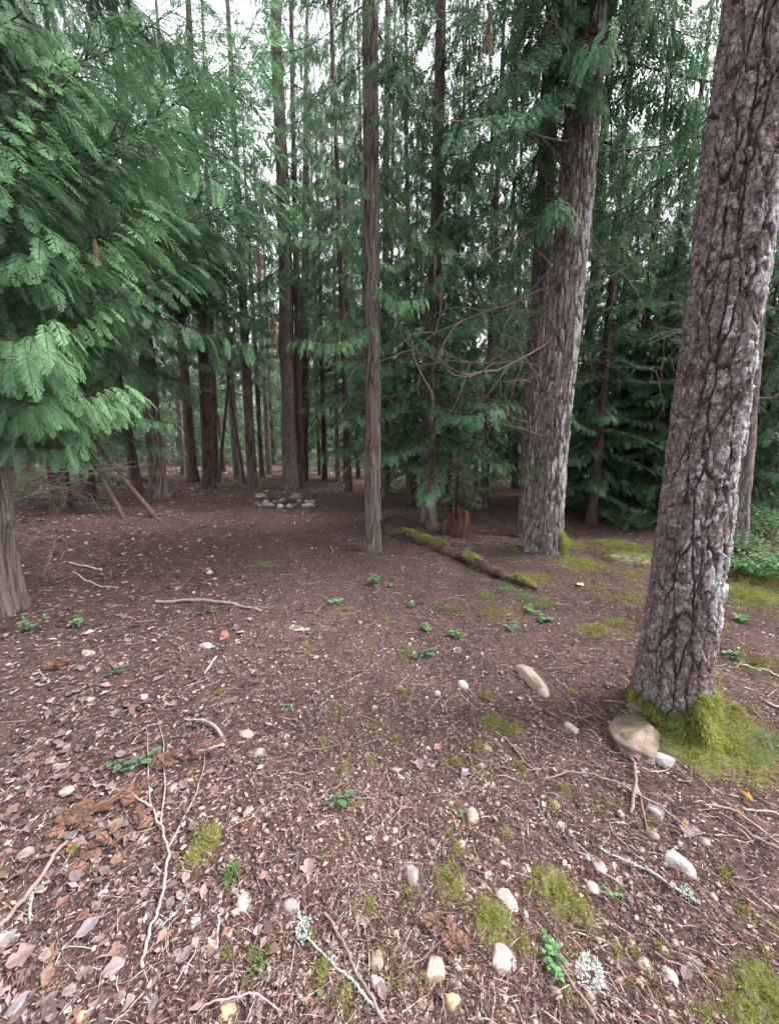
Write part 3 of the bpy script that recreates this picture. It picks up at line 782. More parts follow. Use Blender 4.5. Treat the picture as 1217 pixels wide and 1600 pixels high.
add_boughs(t2b, ax2b, 5.2, 9, 22, lambda z: 2.4, (1,), 'needle', 12, pitch=(.2, .6))
add_boughs(t2b, ax2b, 9, 26, 34, lambda z: 3.0 * (1 - z / 28) ** .6, (1,), 'needle_fir', 13)
def aim_dead(e, base, org, tip, i, s=1.0):
    org, tip = Vector(org), Vector(tip); d = tip - org
    o = link('dead_branch', DEADB[i % len(DEADB)], e, org - base, (random.uniform(0, 6), -math.asin(d.z / d.length), math.atan2(d.y, d.x)), d.length / 1.1)
    o.scale = (d.length / 1.1, d.length / 1.1 * s, d.length / 1.1 * s)
for i, (z, tx, ty, tY) in enumerate([(4.2,735,358,4.6),(5.0,690,245,4.4),(2.6,700,655,4.6),(2.1,720,560,4.5),(2.9,745,575,4.2),(1.6,790,700,4.3),(2.3,835,610,4.2),(3.4,640,420,4.8)]):
    aim_dead(t2, b2, Vector(ax2(z)) + b2, at_dist(tx, ty, tY), i)
for i, (z, tx, ty, tY) in enumerate([(3.7,1050,300,5.0),(3.3,1010,330,5.4),(4.4,1000,250,4.8),(2.6,970,470,5.2)]):
    aim_dead(t2, b2, Vector(ax2(z)) + b2, at_dist(tx, ty, tY), i + 2)
# boughs aimed where the photograph shows them: px, py, depth of origin and tip
def aim(e, base, ox, oy, oY, tx, ty, tY, **kw):
    aim_bough(e, base, at_dist(ox, oy, oY), at_dist(tx, ty, tY), **kw)
def from_trunk(e, ax, base, z, tx, ty, tY, **kw):
    o = Vector(ax(z)) + base; aim_bough(e, base, o, at_dist(tx, ty, tY), **kw)
for z, tx, ty, tY, lf in [(2.10,232,668,2.5,'needle_bright'),(2.35,215,540,2.7,'needle_bright'),(1.85,150,690,2.6,'needle'),(1.95,228,690,2.75,'needle_bright'),(1.75,140,735,2.5,'needle'),(1.9,60,690,2.5,'needle_bright'),(2.9,285,375,2.5,'needle_bright'),(2.6,380,470,3.1,'needle'),
                          (3.3,330,250,2.6,'needle'),(3.6,430,175,3.2,'needle'),(3.4,150,150,2.2,'needle_bright'),(2.5,110,560,2.1,'needle_bright'),(2.9,120,420,2.2,'needle'),
                          (3.8,250,60,2.6,'needle'),(4.2,400,40,3.3,'needle'),(3.0,470,310,3.9,'needle'),(2.2,90,720,2.3,'needle'),(3.1,30,250,1.9,'needle'),(4.4,120,-40,2.4,'needle'),
                          (2.7,215,500,3.2,'needle'),(2.45,60,610,1.9,'needle')]:
    from_trunk(t4, ax4, b4, z, tx, ty, tY, s=0, leaf=lf, roll=random.uniform(-.2, .2))
add_boughs(t4, ax4, 3.2, 7.0, 34, lambda z: 2.0, (0,), 'needle', 21, az=(.2, 2.6), pitch=(.1, .5))
add_boughs(t4, ax4, 7, 19, 30, lambda z: 3.0 * (1 - z / 20) ** .6, (1,), 'needle', 22)
e, ax, b = T['upright cedar ']
for z, tx, ty, tY in [(6.0,440,400,8.5),(7.2,500,330,8.2),(9.8,440,20,8.5),(6.8,380,280,7.5),(8.0,300,150,7.0),(5.4,450,480,9.5),(5.0,330,430,9.0),(5.6,420,330,8.0),(6.6,480,250,8.5),(7.5,350,180,8.0),(5.8,250,330,7.5),(8.4,470,110,8.5),(9,380,60,8),(6.2,520,380,9.5)]:
    from_trunk(e, ax, b, z, tx, ty, tY, s=1, leaf='needle', wide=1.2)
e, ax, b = T['broad shadowed']
for z, tx, ty, tY in [(3.2,200,480,6.0),(4.0,310,330,6.0),(5.0,270,200,5.5),(3.6,100,380,5.5),(5.6,380,120,6.0),(6.0,200,60,5.2),(4.6,60,220,5.0),(3.0,60,520,5.6)]:
    from_trunk(e, ax, b, z, tx, ty, tY, s=1, leaf='needle', wide=1.2)
e, ax, b = T['bushy young ce']
for i, (z, tx, ty, tY) in enumerate([(2.4,800,640,6.2),(2.1,790,700,6.0),(1.7,780,740,6.3),(2.8,760,560,6.2),(1.9,730,720,5.9),(1.5,735,760,6.1),(2.2,615,610,6.4),(1.4,620,730,6.2)]):
    aim_dead(e, b, Vector(ax(z)) + b, at_dist(tx, ty, tY), i)
for z, tx, ty, tY in [(2.8,780,540,6.2),(3.3,620,490,6.3),(4.0,790,400,6.0),(4.4,620,370,6.4),(5.0,780,200,6.2),(5.8,760,120,6.0),(6.3,640,120,6.3),(6.8,720,40,6.0),(7.2,640,20,6.5),(2.6,660,560,5.9),(3.4,700,430,5.9),(4.3,690,320,5.9),(3.6,745,470,6.4),(3.0,605,560,6.6),(4.5,760,300,6.3),(5.4,640,250,6.5),(2.4,740,590,6.3),(2.0,620,640,6.5),(1.7,765,690,6.2),(1.5,700,730,6.2),(1.3,600,730,6.6)]:
    from_trunk(e, ax, b, z, tx, ty, tY, s=random.choice((0, 1, 1)), leaf='needle', wide=1.2)
# pendulous curtain between the middle trees and the old fir, from the old pair's upper boughs
for z, tx, ty, tY in [(7.0,790,230,4.6),(7.4,720,110,4.6),(7.2,860,80,4.2),(6.6,760,330,5.2),(7.8,960,130,4.4),(7.2,1010,260,5.0),(6.4,700,250,5.2),(8.2,800,20,4.0),(6.8,920,230,4.7)]:
    from_trunk(t2, ax2, b2, z, tx, ty, tY, s=1, leaf='needle', wide=.9)
for z, tx, ty, tY in [(2.05,930,690,4.7),(1.75,820,770,4.9)]:
    o = Vector(ax2(z)) + b2; aim_bough(t2, b2, o, at_dist(tx, ty, tY), s=0, leaf='needle')

# ------------------------------------------------------------------ names of places, used in the labels
LAND = [(830,1065,'the long tapering tan stone'),(985,1160,'the brown boulder at the fir foot'),(1040,1190,'the angular grey stone under the moss'),(384,1147,'the angular pinkish grey stone'),
        (105,1235,'the flat beige stone'),(382,1413,'the smooth cream oval stone'),(332,1480,'the pear shaped cream stone'),(790,1410,'the long pale slanting stone'),(783,1495,'the whitish pink stone'),
        (678,1520,'the blocky tan stone'),(705,1566,'the wedge shaped orange tan stone'),(738,1275,'the smooth upright tan pebble'),(645,1370,'the mossy topped dark stone'),(865,1258,'the moss capped reddish stone'),
        (1022,1268,'the rounded grey stone on the bank'),(1062,1352,'the large slanting grey brown stone'),(936,1353,'the pale mottled stone'),(1008,1510,'the pale wedge stone'),(967,1481,'the row of ochre pebbles'),
        (588,1536,'the bluish quartz stone'),(455,1418,'the round dark grey pebble'),(128,1588,'the yellow ochre corner stone'),(352,1585,'the buff yellow bottom stone'),(480,1360,'the lobed mauve leaf'),
        (388,1271,'the oval dusty pink leaf'),(97,1200,'the pinkish tan left leaf'),(42,1339,'the pale tan left edge leaf'),(178,1518,'the big dull pink leaf'),(35,1502,'the broad reddish mauve leaf'),
        (240,1190,'the top of the forked branch'),(255,1370,'the middle of the forked branch'),(225,1510,'the butt of the forked branch'),(110,1270,'the largest orange frond'),(50,1400,'the straight brown left stick'),
        (462,978,'the flat greenish slab'),(325,945,'the weathered plank'),(323,1010,'the small grey stone by the red leaf'),(140,1020,'the lilac grey left stone'),(722,1072,'the round pinkish stone'),
        (924,1528,'the white lichen clump'),(540,1530,'the lichen crusted bottom twig'),(1010,1365,'the lichen crusted right stick'),(1085,1500,'the flat dull brown stone'),(1190,1310,'the root twigs at the right edge'),
        (445,1108,'the small clover like plant'),(330,1145,'the bleached curved stick'),(505,1260,'the thin green sprig'),(700,1170,'the yellow moss spots mid path'),(630,1210,'the small grey chip mid path'),
        (320,1320,'the moss patch by the forked branch'),(870,1400,'the wide moss patch in front'),(1190,1560,'the moss in the bottom right corner'),(990,1235,'the forked root twig'),(40,980,'the broad leaved left seedling')]
def project(p):
    cp, sp = math.cos(PITCH), math.sin(PITCH); dz = p[2] - CAM_H
    zc = p[1] * cp - dz * sp; return 608.5 + F * p[0] / zc, 800 - F * (p[1] * sp + dz * cp) / zc
def where(p):
    u, v = project(p); q = min(LAND, key=lambda l: (l[0] - u)**2 + (l[1] - v)**2); dx, dy = u - q[0], v - q[1]
    rel = ('left of' if dx < 0 else 'right of') if abs(dx) > abs(dy) else ('above' if dy < 0 else 'below')
    d = math.hypot(dx, dy); return ('just ' if d < 32 else 'well ' if d > 85 else '') + rel + ' ' + q[2]
TLAND = [(-200,'the stringy cedar of the left edge'),(98,'the broad shadowed cedar'),(200,'the two leaning poles'),(250,'the mossy footed upright cedar'),(325,'the straight dark trunk left of the fire ring'),(395,'the reddish trunk behind the fire ring'),
         (457,'the stout fir behind the fire ring'),(528,'the thin trunks in the far gap'),(583,'the slim clearing cedar'),(668,'the bushy young cedar'),(745,'the dead bare twigs'),(805,'the trunk against yellow leaves'),(855,'the thick old fir'),(960,'the dark young firs'),(1100,'the big leaning fir'),(1210,'the shrubs of the right edge')]
def twhere(x, y):
    u = 608 + F * x / y; q = min(TLAND, key=lambda l: abs(l[0] - u)); return ('left of ' if u < q[0] else 'right of ') + q[1]

# ------------------------------------------------------------------ the forest beyond
TRK = []
for i in range(5):
    V, Fc, at, _ = trunk_geo(.17, 21, (0, 0), 200 + i, 22, np.concatenate([np.linspace(-.3, 8, 44), np.linspace(8.5, 21, 12)]), 'cedar', flare=.3, lichen=.35, moss=.3, amp=.9, bend=.12)
    TRK.append(build_mesh('trunk', V, Fc, M['cedar_bark' if i % 2 else 'dark_bark'], attrs=at, smooth=True))
rd = random.Random(42)
placed = [(b.x, b.y, r) for b, r in NEAR]
def free(x, y, gap):
    return all((x - a)**2 + (y - c)**2 > (gap + r * .4)**2 for a, c, r in placed)
def far_tree(x, y, trunk, crown, label, group, s, wscale=1.0, name='conifer_tree'):
    e = link(name, None, loc=(x, y, float(ground_h(x, y)))); e.rotation_euler = (rd.uniform(-.03, .03), rd.uniform(-.03, .03), rd.uniform(0, 6.3))
    tag(e, label, 'tree', group)
    if trunk: link('trunk', trunk, e, (0, 0, 0), None, (s * wscale, s * wscale, s))
    link('crown', crown, e, (0, 0, 0), None, s)
    placed.append((x, y, .6)); return e
n = 0; tries = 0
while n < 54 and tries < 5000:                       # 14 to 32 m
    tries += 1
    Y = rd.uniform(14.5, 32); px = rd.uniform(-500, 1700)
    x = (px - 608) / F * Y * .985
    if Y < 17 and 330 < px < 560: continue
    if not free(x, Y, 1.3): continue
    tk, cw = rd.randrange(5), rd.randrange(3)
    far_tree(x, Y, TRK[tk], CROWN_M[cw], ('brown' if tk % 2 else 'dark') + [' low crowned', ' flat boughed', ' high crowned'][cw] + (' near conifer ' if Y < 19 else ' conifer ' if Y < 25 else ' far conifer ') + twhere(x, Y), 'trees in the middle distance', rd.uniform(.85, 1.25), rd.uniform(.5, .95)); n += 1
n = 0; tries = 0
while n < 265 and tries < 9000:                      # 30 to 75 m
    tries += 1
    Y = rd.uniform(27, 68); px = rd.uniform(-300, 1450); x = (px - 608) / F * Y
    if not free(x, Y, 1.5): continue
    far_tree(x, Y, rd.choice(TRK), rd.choice(CROWN_F), 'distant slender conifer among many at the back of the forest', 'distant conifers', rd.uniform(.85, 1.3), rd.uniform(.5, 1.0)); n += 1
for i in range(26):                                   # sunlit yellow-green trees at the edge of the wood
    Y = rd.uniform(36, 60); px = rd.choice([rd.uniform(640, 900), rd.uniform(640, 900), rd.uniform(1000, 1300), rd.uniform(100, 600)]); x = (px - 608) / F * Y
    far_tree(x, Y, None, rd.choice(CROWN_L), ('nearer' if Y < 44 else 'middle' if Y < 52 else 'farthest') + ' bright leafy tree ' + twhere(x, Y), 'bright leafy trees at the edge', rd.uniform(.5, .9), name='leafy_tree')
for i in range(16):                                   # sunlit leafy shrubs glimpsed between the trunks
    Y = rd.uniform(15, 27); px = [790, 830, 805, 1000, 1040, 1180, 1210, 770][i % 8] + rd.uniform(-18, 18); x = (px - 608) / F * Y
    far_tree(x, Y, None, rd.choice(CROWN_L), ('near' if Y < 19 else 'farther') + ' sunlit yellow green bush ' + twhere(x, Y), 'sunlit bushes between the trunks', rd.uniform(.18, .38), name='leafy_bush')
n = 0; tries = 0
while n < 78 and tries < 6000:                        # low conifers in the understorey
    tries += 1
    Y = rd.uniform(12, 28); px = rd.choice([rd.uniform(600, 1400), rd.uniform(600, 1400), rd.uniform(440, 640), rd.uniform(-400, 220), rd.uniform(-100, 420)]); x = (px - 608) / F * Y
    if Y < 19 and 200 < px < 620: continue
    if not free(x, Y, 1.0): continue
    far_tree(x, Y, None, rd.choice(BUSH_F), ('near' if Y < 16 else 'far' if Y > 22 else 'midway') + ' low bushy young conifer ' + twhere(x, Y), 'young conifers of the understorey', rd.uniform(.5, .95), name='young_conifer'); n += 1
for (x, y) in [(-7.2, -.6), (6.2, -1.5), (-3.6, -5.5), (3.5, -6.5), (8.0, 3.4), (-8.5, 4.8), (-.5, -8)]:  # unseen conifers added to block light from the sides and behind
    far_tree(x, y, rd.choice(TRK), CROWN_M[2], 'unseen conifer added beside or behind the viewer for side shade', 'added conifers round the viewer', 1.15)

# ------------------------------------------------------------------ stones
def stone_mesh(seed, sub, sx, sy, sz, mat, rough=.12, angular=.0, name='stone'):
    V, Fc = ICO[sub]; r = np.random.default_rng(seed); V = V.copy()
    o = r.uniform(0, 90)
    n = fbm(V[:, 0] * 1.1 + o, V[:, 1] * 1.1, V[:, 2] * 1.1, 3); n2 = fbm(V[:, 0] * 3.5, V[:, 1] * 3.5 + o, V[:, 2] * 3.5, 3)
    V = V * (1 + rough * 1.6 * n + rough * .35 * n2)[:, None]
    if angular > 0:
        for _ in range(13):
            pn = nrm(r.normal(0, 1, 3) * np.array([1, 1, .8])); dd = r.uniform(.5, .88)
            ex = np.clip(V @ pn - dd, 0, None); V = V - pn * (ex * angular)[:, None]
    V = V * np.array([sx, sy, sz])
    return build_mesh(name, V, Fc, mat, smooth=True)
def ground_pair(x1, y1, x2, y2):
    return ground_at(x1, y1), ground_at(x2, y2)
stones = [
 # long axis endpoints in px, width px, height ratio, material, roughness, angular, label
 (808,1040,856,1092,38,.55,'stone_tan',.10,.5,'long tapering tan stone half buried mid path left of the big fir'),
 (940,1168,1036,1140,98,.36,'stone_root',.22,.9,'large rough brown boulder leaning against the foot of the big fir'),
 (975,1105,1050,1118,56,.60,'stone_root',.18,.8,'mossy brown rock wedged above the large boulder at the fir foot'),
 (1016,1182,1062,1198,34,.60,'stone_grey',.10,.8,'angular pale grey stone under the moss at the foot of the big fir'),
 (878,1126,904,1148,22,.5,'stone_pale',.08,.5,'small pale stone between the tan tapering stone and the boulder'),
 (370,1142,398,1153,26,.4,'stone_pink',.08,.9,'angular pinkish grey stone right of the curved bleached stick'),
 (392,1180,418,1172,20,.4,'stone_moss',.08,.4,'greenish grey oval stone below the angular pinkish stone'),
 (90,1236,120,1234,22,.4,'stone_tan',.06,.4,'flat beige stone left of the dead orange cedar fronds'),
 (368,1425,396,1400,32,.45,'stone_pale',.06,.3,'big smooth cream oval stone in the lower left foreground'),
 (326,1500,338,1462,24,.45,'stone_tan',.07,.4,'pear shaped cream stone below left of the smooth oval one'),
 (776,1388,806,1432,34,.45,'stone_pale',.07,.5,'long pale slanting stone beside bright moss in the foreground'),
 (768,1468,804,1528,44,.5,'stone_pink',.09,.9,'large angular whitish pink stone, brightest of the lower middle'),
 (662,1506,694,1538,44,.75,'stone_tan',.07,.8,'blocky two toned tan stone near the bottom centre'),
 (697,1550,714,1584,32,.6,'stone_orange',.05,.7,'wedge shaped orange tan stone touching the blocky tan stone'),
 (738,1260,738,1290,23,.5,'stone_tan',.04,.2,'smooth upright oval tan pebble beside a tiny green seedling'),
 (634,1354,656,1386,26,.5,'stone_dark',.07,.4,'dark grey stone with a mossy top in the foreground centre'),
 (857,1248,874,1268,22,.5,'stone_moss',.07,.4,'reddish stone capped with yellow moss right of centre'),
 (1010,1258,1036,1278,24,.4,'stone_grey',.06,.4,'pale grey rounded stone on the bank below the big fir'),
 (1038,1332,1086,1372,38,.4,'stone_grey',.07,.6,'large grey brown slanting stone at the right foreground'),
 (922,1342,950,1364,30,.4,'stone_pink',.07,.6,'pale mottled stone beside the lichen covered stick'),
 (994,1498,1022,1522,28,.45,'stone_pale',.06,.5,'pale wedge stone in the row of ochre pebbles lower right'),
 (722,1140+1335-1140,722,1361,0,0,None,0,0,''),
 (956,1474,978,1488,22,.5,'stone_orange',.05,.5,'rounded ochre pebble leading the row of pebbles lower right'),
 (978,1464,994,1474,18,.5,'stone_orange',.05,.3,'small ochre pebble beside the rounded ochre one lower right'),
 (963,1522,974,1540,15,.6,'stone_orange',.05,.3,'yellowish upright pebble below the row of pebbles lower right'),
 (577,1525,600,1548,26,.5,'stone_grey',.06,.8,'small bluish grey quartz stone at the end of the curved twig'),
 (440,1415,468,1422,26,.7,'stone_dark',.05,.2,'round dark grey pebble above the lichen covered twig'),
 (115,1585,142,1592,22,.6,'stone_orange',.06,.6,'yellow ochre stone at the lower left corner area'),
 (334,1582,372,1588,30,.6,'stone_orange',.06,.7,'buff yellow stone under the arching twig at the bottom edge'),
 (901,1200,920,1214,18,.5,'stone_dark',.06,.5,'dull brown stone half sunk left of the forked root twigs'),
 (312,1008,332,1012,16,.5,'stone_grey',.05,.4,'small grey stone below the red orange leaf scraps'),
 (714,1068,732,1076,17,.6,'stone_pink',.05,.3,'round pinkish stone left of the long tapering tan stone'),
 (1094,1310,1110,1322,20,.6,'stone_tan',.05,.3,'round buff pebble at right between the grey stones'),
 (812,1352,830,1364,18,.5,'stone_pale',.05,.2,'whitish round pebble above the long pale slanting stone'),
 (754,1372,768,1366,14,.7,'stone_pale',.05,.8,'little white quartz pebble beside the yellow moss'),
 (620,1210,632,1222,10,.5,'stone_grey',.05,.4,'small grey chip in the middle of the path'),
 (1070,1496,1100,1510,22,.3,'stone_dark',.05,.4,'flat dull brown stone pressed into soil at lower right'),
 (1128,1490,1144,1504,18,.4,'stone_grey',.05,.4,'grey pebble at the lower right beside the flat brown stone'),
 (1040,1582,1060,1592,18,.5,'stone_pink',.05,.4,'pinkish pebble near the bottom right'),
 (598,1270,612,1282,12,.5,'stone_tan',.05,.4,'small tan stone on the path above the dark mossy topped one'),
 (480,858,0,0,0,0,None,0,0,''),
 (440,978,486,984,26,.16,'stone_moss',.04,.9,'flat greenish slab lying flush with the path'),
 (500,985,545,980,16,.14,'stone_root',.04,.9,'small flat brown slab right of the greenish slab'),
 (126,1018,152,1022,18,.5,'stone_pink',.05,.6,'lilac grey stone at left below the broad leaved seedlings'),
 (560,1378,560,0,0,0,None,0,0,''),
 (352,1238,362,1226,12,.5,'stone_pale',.05,.3,'small white pebble beside the fallen oval pink leaf'),
 (296,1452,312,1430,18,.5,'stone_grey',.05,.6,'squat grey stone left of the smooth cream oval'),
 (355,1470,366,1450,13,.6,'stone_pale',.05,.3,'little cream pebble just below the smooth cream oval'),
 (340,1470+5,352,1455,0,0,None,0,0,''),
 (266,1560,276,1540,12,.5,'stone_orange',.05,.3,'small oval ochre pebble at lower left near the bottom'),
 (445,1556,458,1540,14,.5,'stone_tan',.05,.4,'rounded beige pebble left of the four leaved seedling'),
 (740,1510,0,0,0,0,None,0,0,''),
]
PEB_AVOID = []
for i, s in enumerate(stones):
    if s[6] is None: continue
    a, b = ground_pair(*s[:4]); c = (a + b) / 2
    L = max((b - a).length, .012); w = s[4] * depth(c) / F
    if s[4] > 60: L = max(L, .2)
    h = min(L, w) * s[5]
    L *= 1.04; w *= .95
    o = link('stone', stone_mesh(300 + i, 4 if s[4] > 25 else 3, L / 2, w / 2, max(h * .75, .006), M[s[6]], s[7], s[8]))
    o.location = (c.x, c.y, float(ground_h(c.x, c.y)) - h * .10)
    o.rotation_euler = (random.uniform(-.12, .12), random.uniform(-.1, .1), math.atan2(b.y - a.y, b.x - a.x))
    tag(o, s[9], 'stone'); PEB_AVOID.append((c.x, c.y, max(L, w) / 2))
# fire ring
fc = ground_at(446, 789)
ring = []
for k in range(20):
    a = k / 20 * 2 * math.pi + random.uniform(-.1, .1)
    ring.append((fc.x + .70 * math.cos(a) * random.uniform(.93, 1.08), fc.y + .62 * math.sin(a) * random.uniform(.93, 1.08), random.uniform(.06, .105), a))
RG = 'stones of the fire ring'
for k, (x, y, r, a) in enumerate(ring):
    m = M[['stone_grey', 'stone_dark', 'stone_pink', 'stone_grey', 'stone_tan', 'stone_root'][k % 6]]
    o = link('stone', stone_mesh(400 + k, 2, r * random.uniform(.9, 1.35), r, r * .75, m, .12, .8), loc=(x, y, float(ground_h(x, y)) + r * .28), rot=(random.uniform(-.3, .3), random.uniform(-.3, .3), random.uniform(0, 6)))
    tag(o, 'fist to head sized rounded stone laid in the ring of the old fireplace', 'stone', RG)
for px, py, w, lab, mt in [(407,779,.40,'big grey brown boulder at the left end of the fire ring','stone_moss'), (462,781,.40,'flat topped dark boulder at the back of the fire ring','stone_dark'), (484,792,.25,'whitest angular stone at the right front of the fire ring','stone_pale')]:
    p = ground_at(px, py)
    tag(link('stone', stone_mesh(int(px), 3, w * .55, w * .42, w * .36, M[mt], .12, .8), loc=(p.x, p.y, p.z + w * .14), rot=(0, .1, .3)), lab, 'stone', RG)
G = Geo()
for k in range(260):
    x, y = fc.x + random.gauss(0, .28), fc.y + random.gauss(0, .24); z = float(ground_h(x, y)) + .01
    V, Fc = ICO[1]
    s = random.uniform(.01, .035); G.add(np.concatenate([V * np.array([s, s * .8, s * .4]) + [x, y, z]]), np.concatenate([Fc, Fc[:, :1]], 1), 0, np.full((len(V), 3), random.uniform(.02, .09)) * [1, .95, .9])
tag(G.mesh and link('charcoal', G.mesh('charcoal', M['litter'])), 'ash and charcoal bits on the ground inside the fire ring', 'charcoal', kind='stuff')

# pebbles: about 290 single ones, the rest as one mass
PM = []
for i in range(10):
    mt = ['stone_tan', 'stone_pale', 'stone_pink', 'stone_tan', 'stone_grey', 'stone_orange', 'stone_pale', 'stone_dark', 'stone_tan', 'stone_pink'][i]
    PM.append(stone_mesh(700 + i, 2, 1, random.uniform(.65, .9), random.uniform(.4, .65), M[mt], .16, .8 if i % 2 else .3, name='pebble'))
pr = np.random.default_rng(77)
cnt = 0; P_all = []
def peb_density(x, y):
    # stony ground on the right and the middle of the foreground, fewer on the leafy left
    px = 608 + F * x / max(y, .3)
    return .35 + .65 * float(sstep(180, 620, px)) if y < 3 else .3
while cnt < 285:
    r = .70 * (3.0 / .70) ** (pr.random() ** 1.4); a = math.radians(pr.uniform(-50, 50)); x, y = r * math.sin(a), r * math.cos(a)
    if pr.random() > peb_density(x, y): continue
    if any((x - u)**2 + (y - v)**2 < (w * 1.1 + .01)**2 for u, v, w in PEB_AVOID): continue
    s = float(np.clip(pr.lognormal(math.log(.0088), .48), .0045, .026)) * (1 + .15 * (r - .7))
    o = link('pebble', PM[pr.integers(10)], loc=(x, y, float(ground_h(x, y)) + s * .08), rot=(pr.uniform(-.3, .3), pr.uniform(-.3, .3), pr.uniform(0, 6.3)), scale=s)
    pc_ = {M['stone_tan']: 'tan', M['stone_pale']: 'cream', M['stone_pink']: 'pinkish', M['stone_grey']: 'grey', M['stone_orange']: 'ochre', M['stone_dark']: 'dark'}[o.data.materials[0]]
    tag(o, ('tiny ' if s < .007 else 'small ' if s < .012 else 'large ') + pc_ + ' pebble ' + where(o.location), 'pebble', 'pebbles scattered on the path'); PEB_AVOID.append((x, y, s)); cnt += 1
G = Geo(); IV, IF = ICO[0]; IF4 = np.concatenate([IF, IF[:, :1]], 1)
tri_V, tri_F, tri_C = [], [], []; nv = 0
pal = np.array([(.34, .28, .23), (.42, .37, .32), (.28, .21, .175), (.23, .20, .185), (.36, .265, .18), (.17, .13, .115), (.46, .42, .38)])
for k in range(6000):
    r = .55 * (9 / .55) ** pr.random(); a = math.radians(pr.uniform(-55, 55)); x, y = r * math.sin(a), r * math.cos(a)
    if pr.random() > peb_density(x, y) or (y > 3 and pr.random() > .5): continue
    s = float(np.clip(pr.lognormal(math.log(.0036), .48), .0018, .012)) * (1 + .22 * (r - .6))
    th = pr.uniform(0, 6.3); c_, s_ = math.cos(th), math.sin(th)
    W = IV * np.array([s, s * pr.uniform(.6, .9), s * pr.uniform(.4, .7)]) * (1 + .15 * pr.normal(0, 1, (len(IV), 1)))
    W = W @ np.array([[c_, s_, 0], [-s_, c_, 0], [0, 0, 1]]) + [x, y, float(ground_h(x, y)) + s * .3]
    tri_V.append(W); tri_F.append(IF + nv); nv += len(IV); tri_C.append(np.repeat(pal[pr.integers(len(pal))][None] * pr.uniform(.5, 1.05), len(IV), 0))
for k in range(2600):
    r = .62 * (2.1 / .62) ** pr.random(); a = math.radians(pr.uniform(-22, 48)); x, y = r * math.sin(a), r * math.cos(a)
    if vnoise(x * 5., y * 5.) < -.25 + .5 * pr.random() - .25: continue
    s = float(np.clip(pr.lognormal(math.log(.0056), .45), .0025, .013))
    th = pr.uniform(0, 6.3); c_, s_ = math.cos(th), math.sin(th)
    W = IV * np.array([s, s * pr.uniform(.55, .9), s * pr.uniform(.4, .6)]) * (1 + .18 * pr.normal(0, 1, (len(IV), 1)))
    W = W @ np.array([[c_, s_, 0], [-s_, c_, 0], [0, 0, 1]]) + [x, y, float(ground_h(x, y)) + s * .12]
    tri_V.append(W); tri_F.append(IF + nv); nv += len(IV); tri_C.append(np.repeat(pal[pr.integers(len(pal))][None] * pr.uniform(.6, 1.05), len(IV), 0))
tag(link('gravel', build_mesh('gravel', np.concatenate(tri_V), np.concatenate(tri_F), M['litter'], col=np.concatenate(tri_C), smooth=True)), 'fine gravel and tiny pebbles strewn over the dark soil', 'gravel', kind='stuff')

# ------------------------------------------------------------------ litter: needles, twiglets, leaf scraps
def scatter(n, r0, r1, amax=58, power=1.0):
    r = r0 * (r1 / r0) ** (rng.random(n) ** power); a = np.radians(rng.uniform(-amax, amax, n))
    return r * np.sin(a), r * np.cos(a), r
def norm_ground(x, y):
    e = .02; return nrm(np.stack([-(ground_h(x + e, y) - ground_h(x - e, y)) / (2 * e), -(ground_h(x, y + e) - ground_h(x, y - e)) / (2 * e), np.ones_like(x)], -1))
n = 105000
x, y, r = scatter(n, .5, 16, power=.95)
a = rng.uniform(0, 2 * np.pi, n)
# twigs on the right bank lie down the slope
right = (x > .5) & (y < 2.2); a = np.where(right & (rng.random(n) < .65), -.75 + rng.normal(0, .35, n), a)
z = ground_h(x, y) + rng.uniform(.001, .009, n) + .004
D = nrm(np.stack([np.cos(a), np.sin(a), rng.normal(0, .22, n)], -1)); S = nrm(np.cross(D, np.array([0, 0, 1.])) + rng.normal(0, .2, (n, 3)))
Lr = np.clip(rng.lognormal(math.log(.021), .6, n), .006, .12) * (1 + .10 * r); Wd = rng.uniform(.0009, .0024, n) * (1 + .30 * r)
V, Fc = rhombi(np.stack([x, y, z], -1) - D * (Lr / 2)[:, None], D, S, Lr, Wd, .5, lift=np.stack([np.zeros(n), np.zeros(n), Lr * rng.uniform(.0, .12, n)], -1))
pal = np.array([(.026, .015, .013), (.055, .032, .028), (.10, .062, .053), (.19, .135, .12), (.30, .235, .21), (.14, .062, .042), (.09, .06, .055)])
c = pal[rng.choice(7, n, p=[.25, .22, .17, .12, .08, .07, .09])] * rng.uniform(.7, 1.25, (n, 1))
tag(link('needle_litter', build_mesh('needle_litter', V, Fc, M['litter'], col=np.repeat(c * [1.02, .98, 1.0], 4, 0))), 'brown needles, bark strips and twiglets covering the forest floor', 'litter', kind='stuff')
# short leaf scraps / bark chips
n = 80000
x, y, r = scatter(n, .5, 30, power=.70)
leafy = sstep(.2, -.9, x / np.maximum(y, .4) * 1.4) * .5 + .5
z = ground_h(x, y) + rng.uniform(.001, .008, n) + .004
a = rng.uniform(0, 2 * np.pi, n); D = nrm(np.stack([np.cos(a), np.sin(a), rng.normal(0, .18, n)], -1)); S = nrm(np.cross(D, np.array([0, 0, 1.])) + rng.normal(0, .25, (n, 3)))
Lr = np.clip(rng.lognormal(math.log(.010), .45, n), .004, .035) * leafy * (1 + .38 * r) * 1.1; Wd = Lr * rng.uniform(.35, .75, n)
V, Fc = rhombi(np.stack([x, y, z], -1), D, S, Lr, Wd, rng.uniform(.3, .6), lift=np.stack([np.zeros(n), np.zeros(n), Lr * rng.uniform(0, .2, n)], -1))
pal = np.array([(.045, .028, .026), (.095, .063, .058), (.165, .115, .108), (.25, .19, .18), (.34, .28, .265), (.15, .080, .060)])
c = pal[rng.choice(6, n, p=[.24, .25, .21, .15, .07, .08])] * rng.uniform(.75, 1.2, (n, 1))
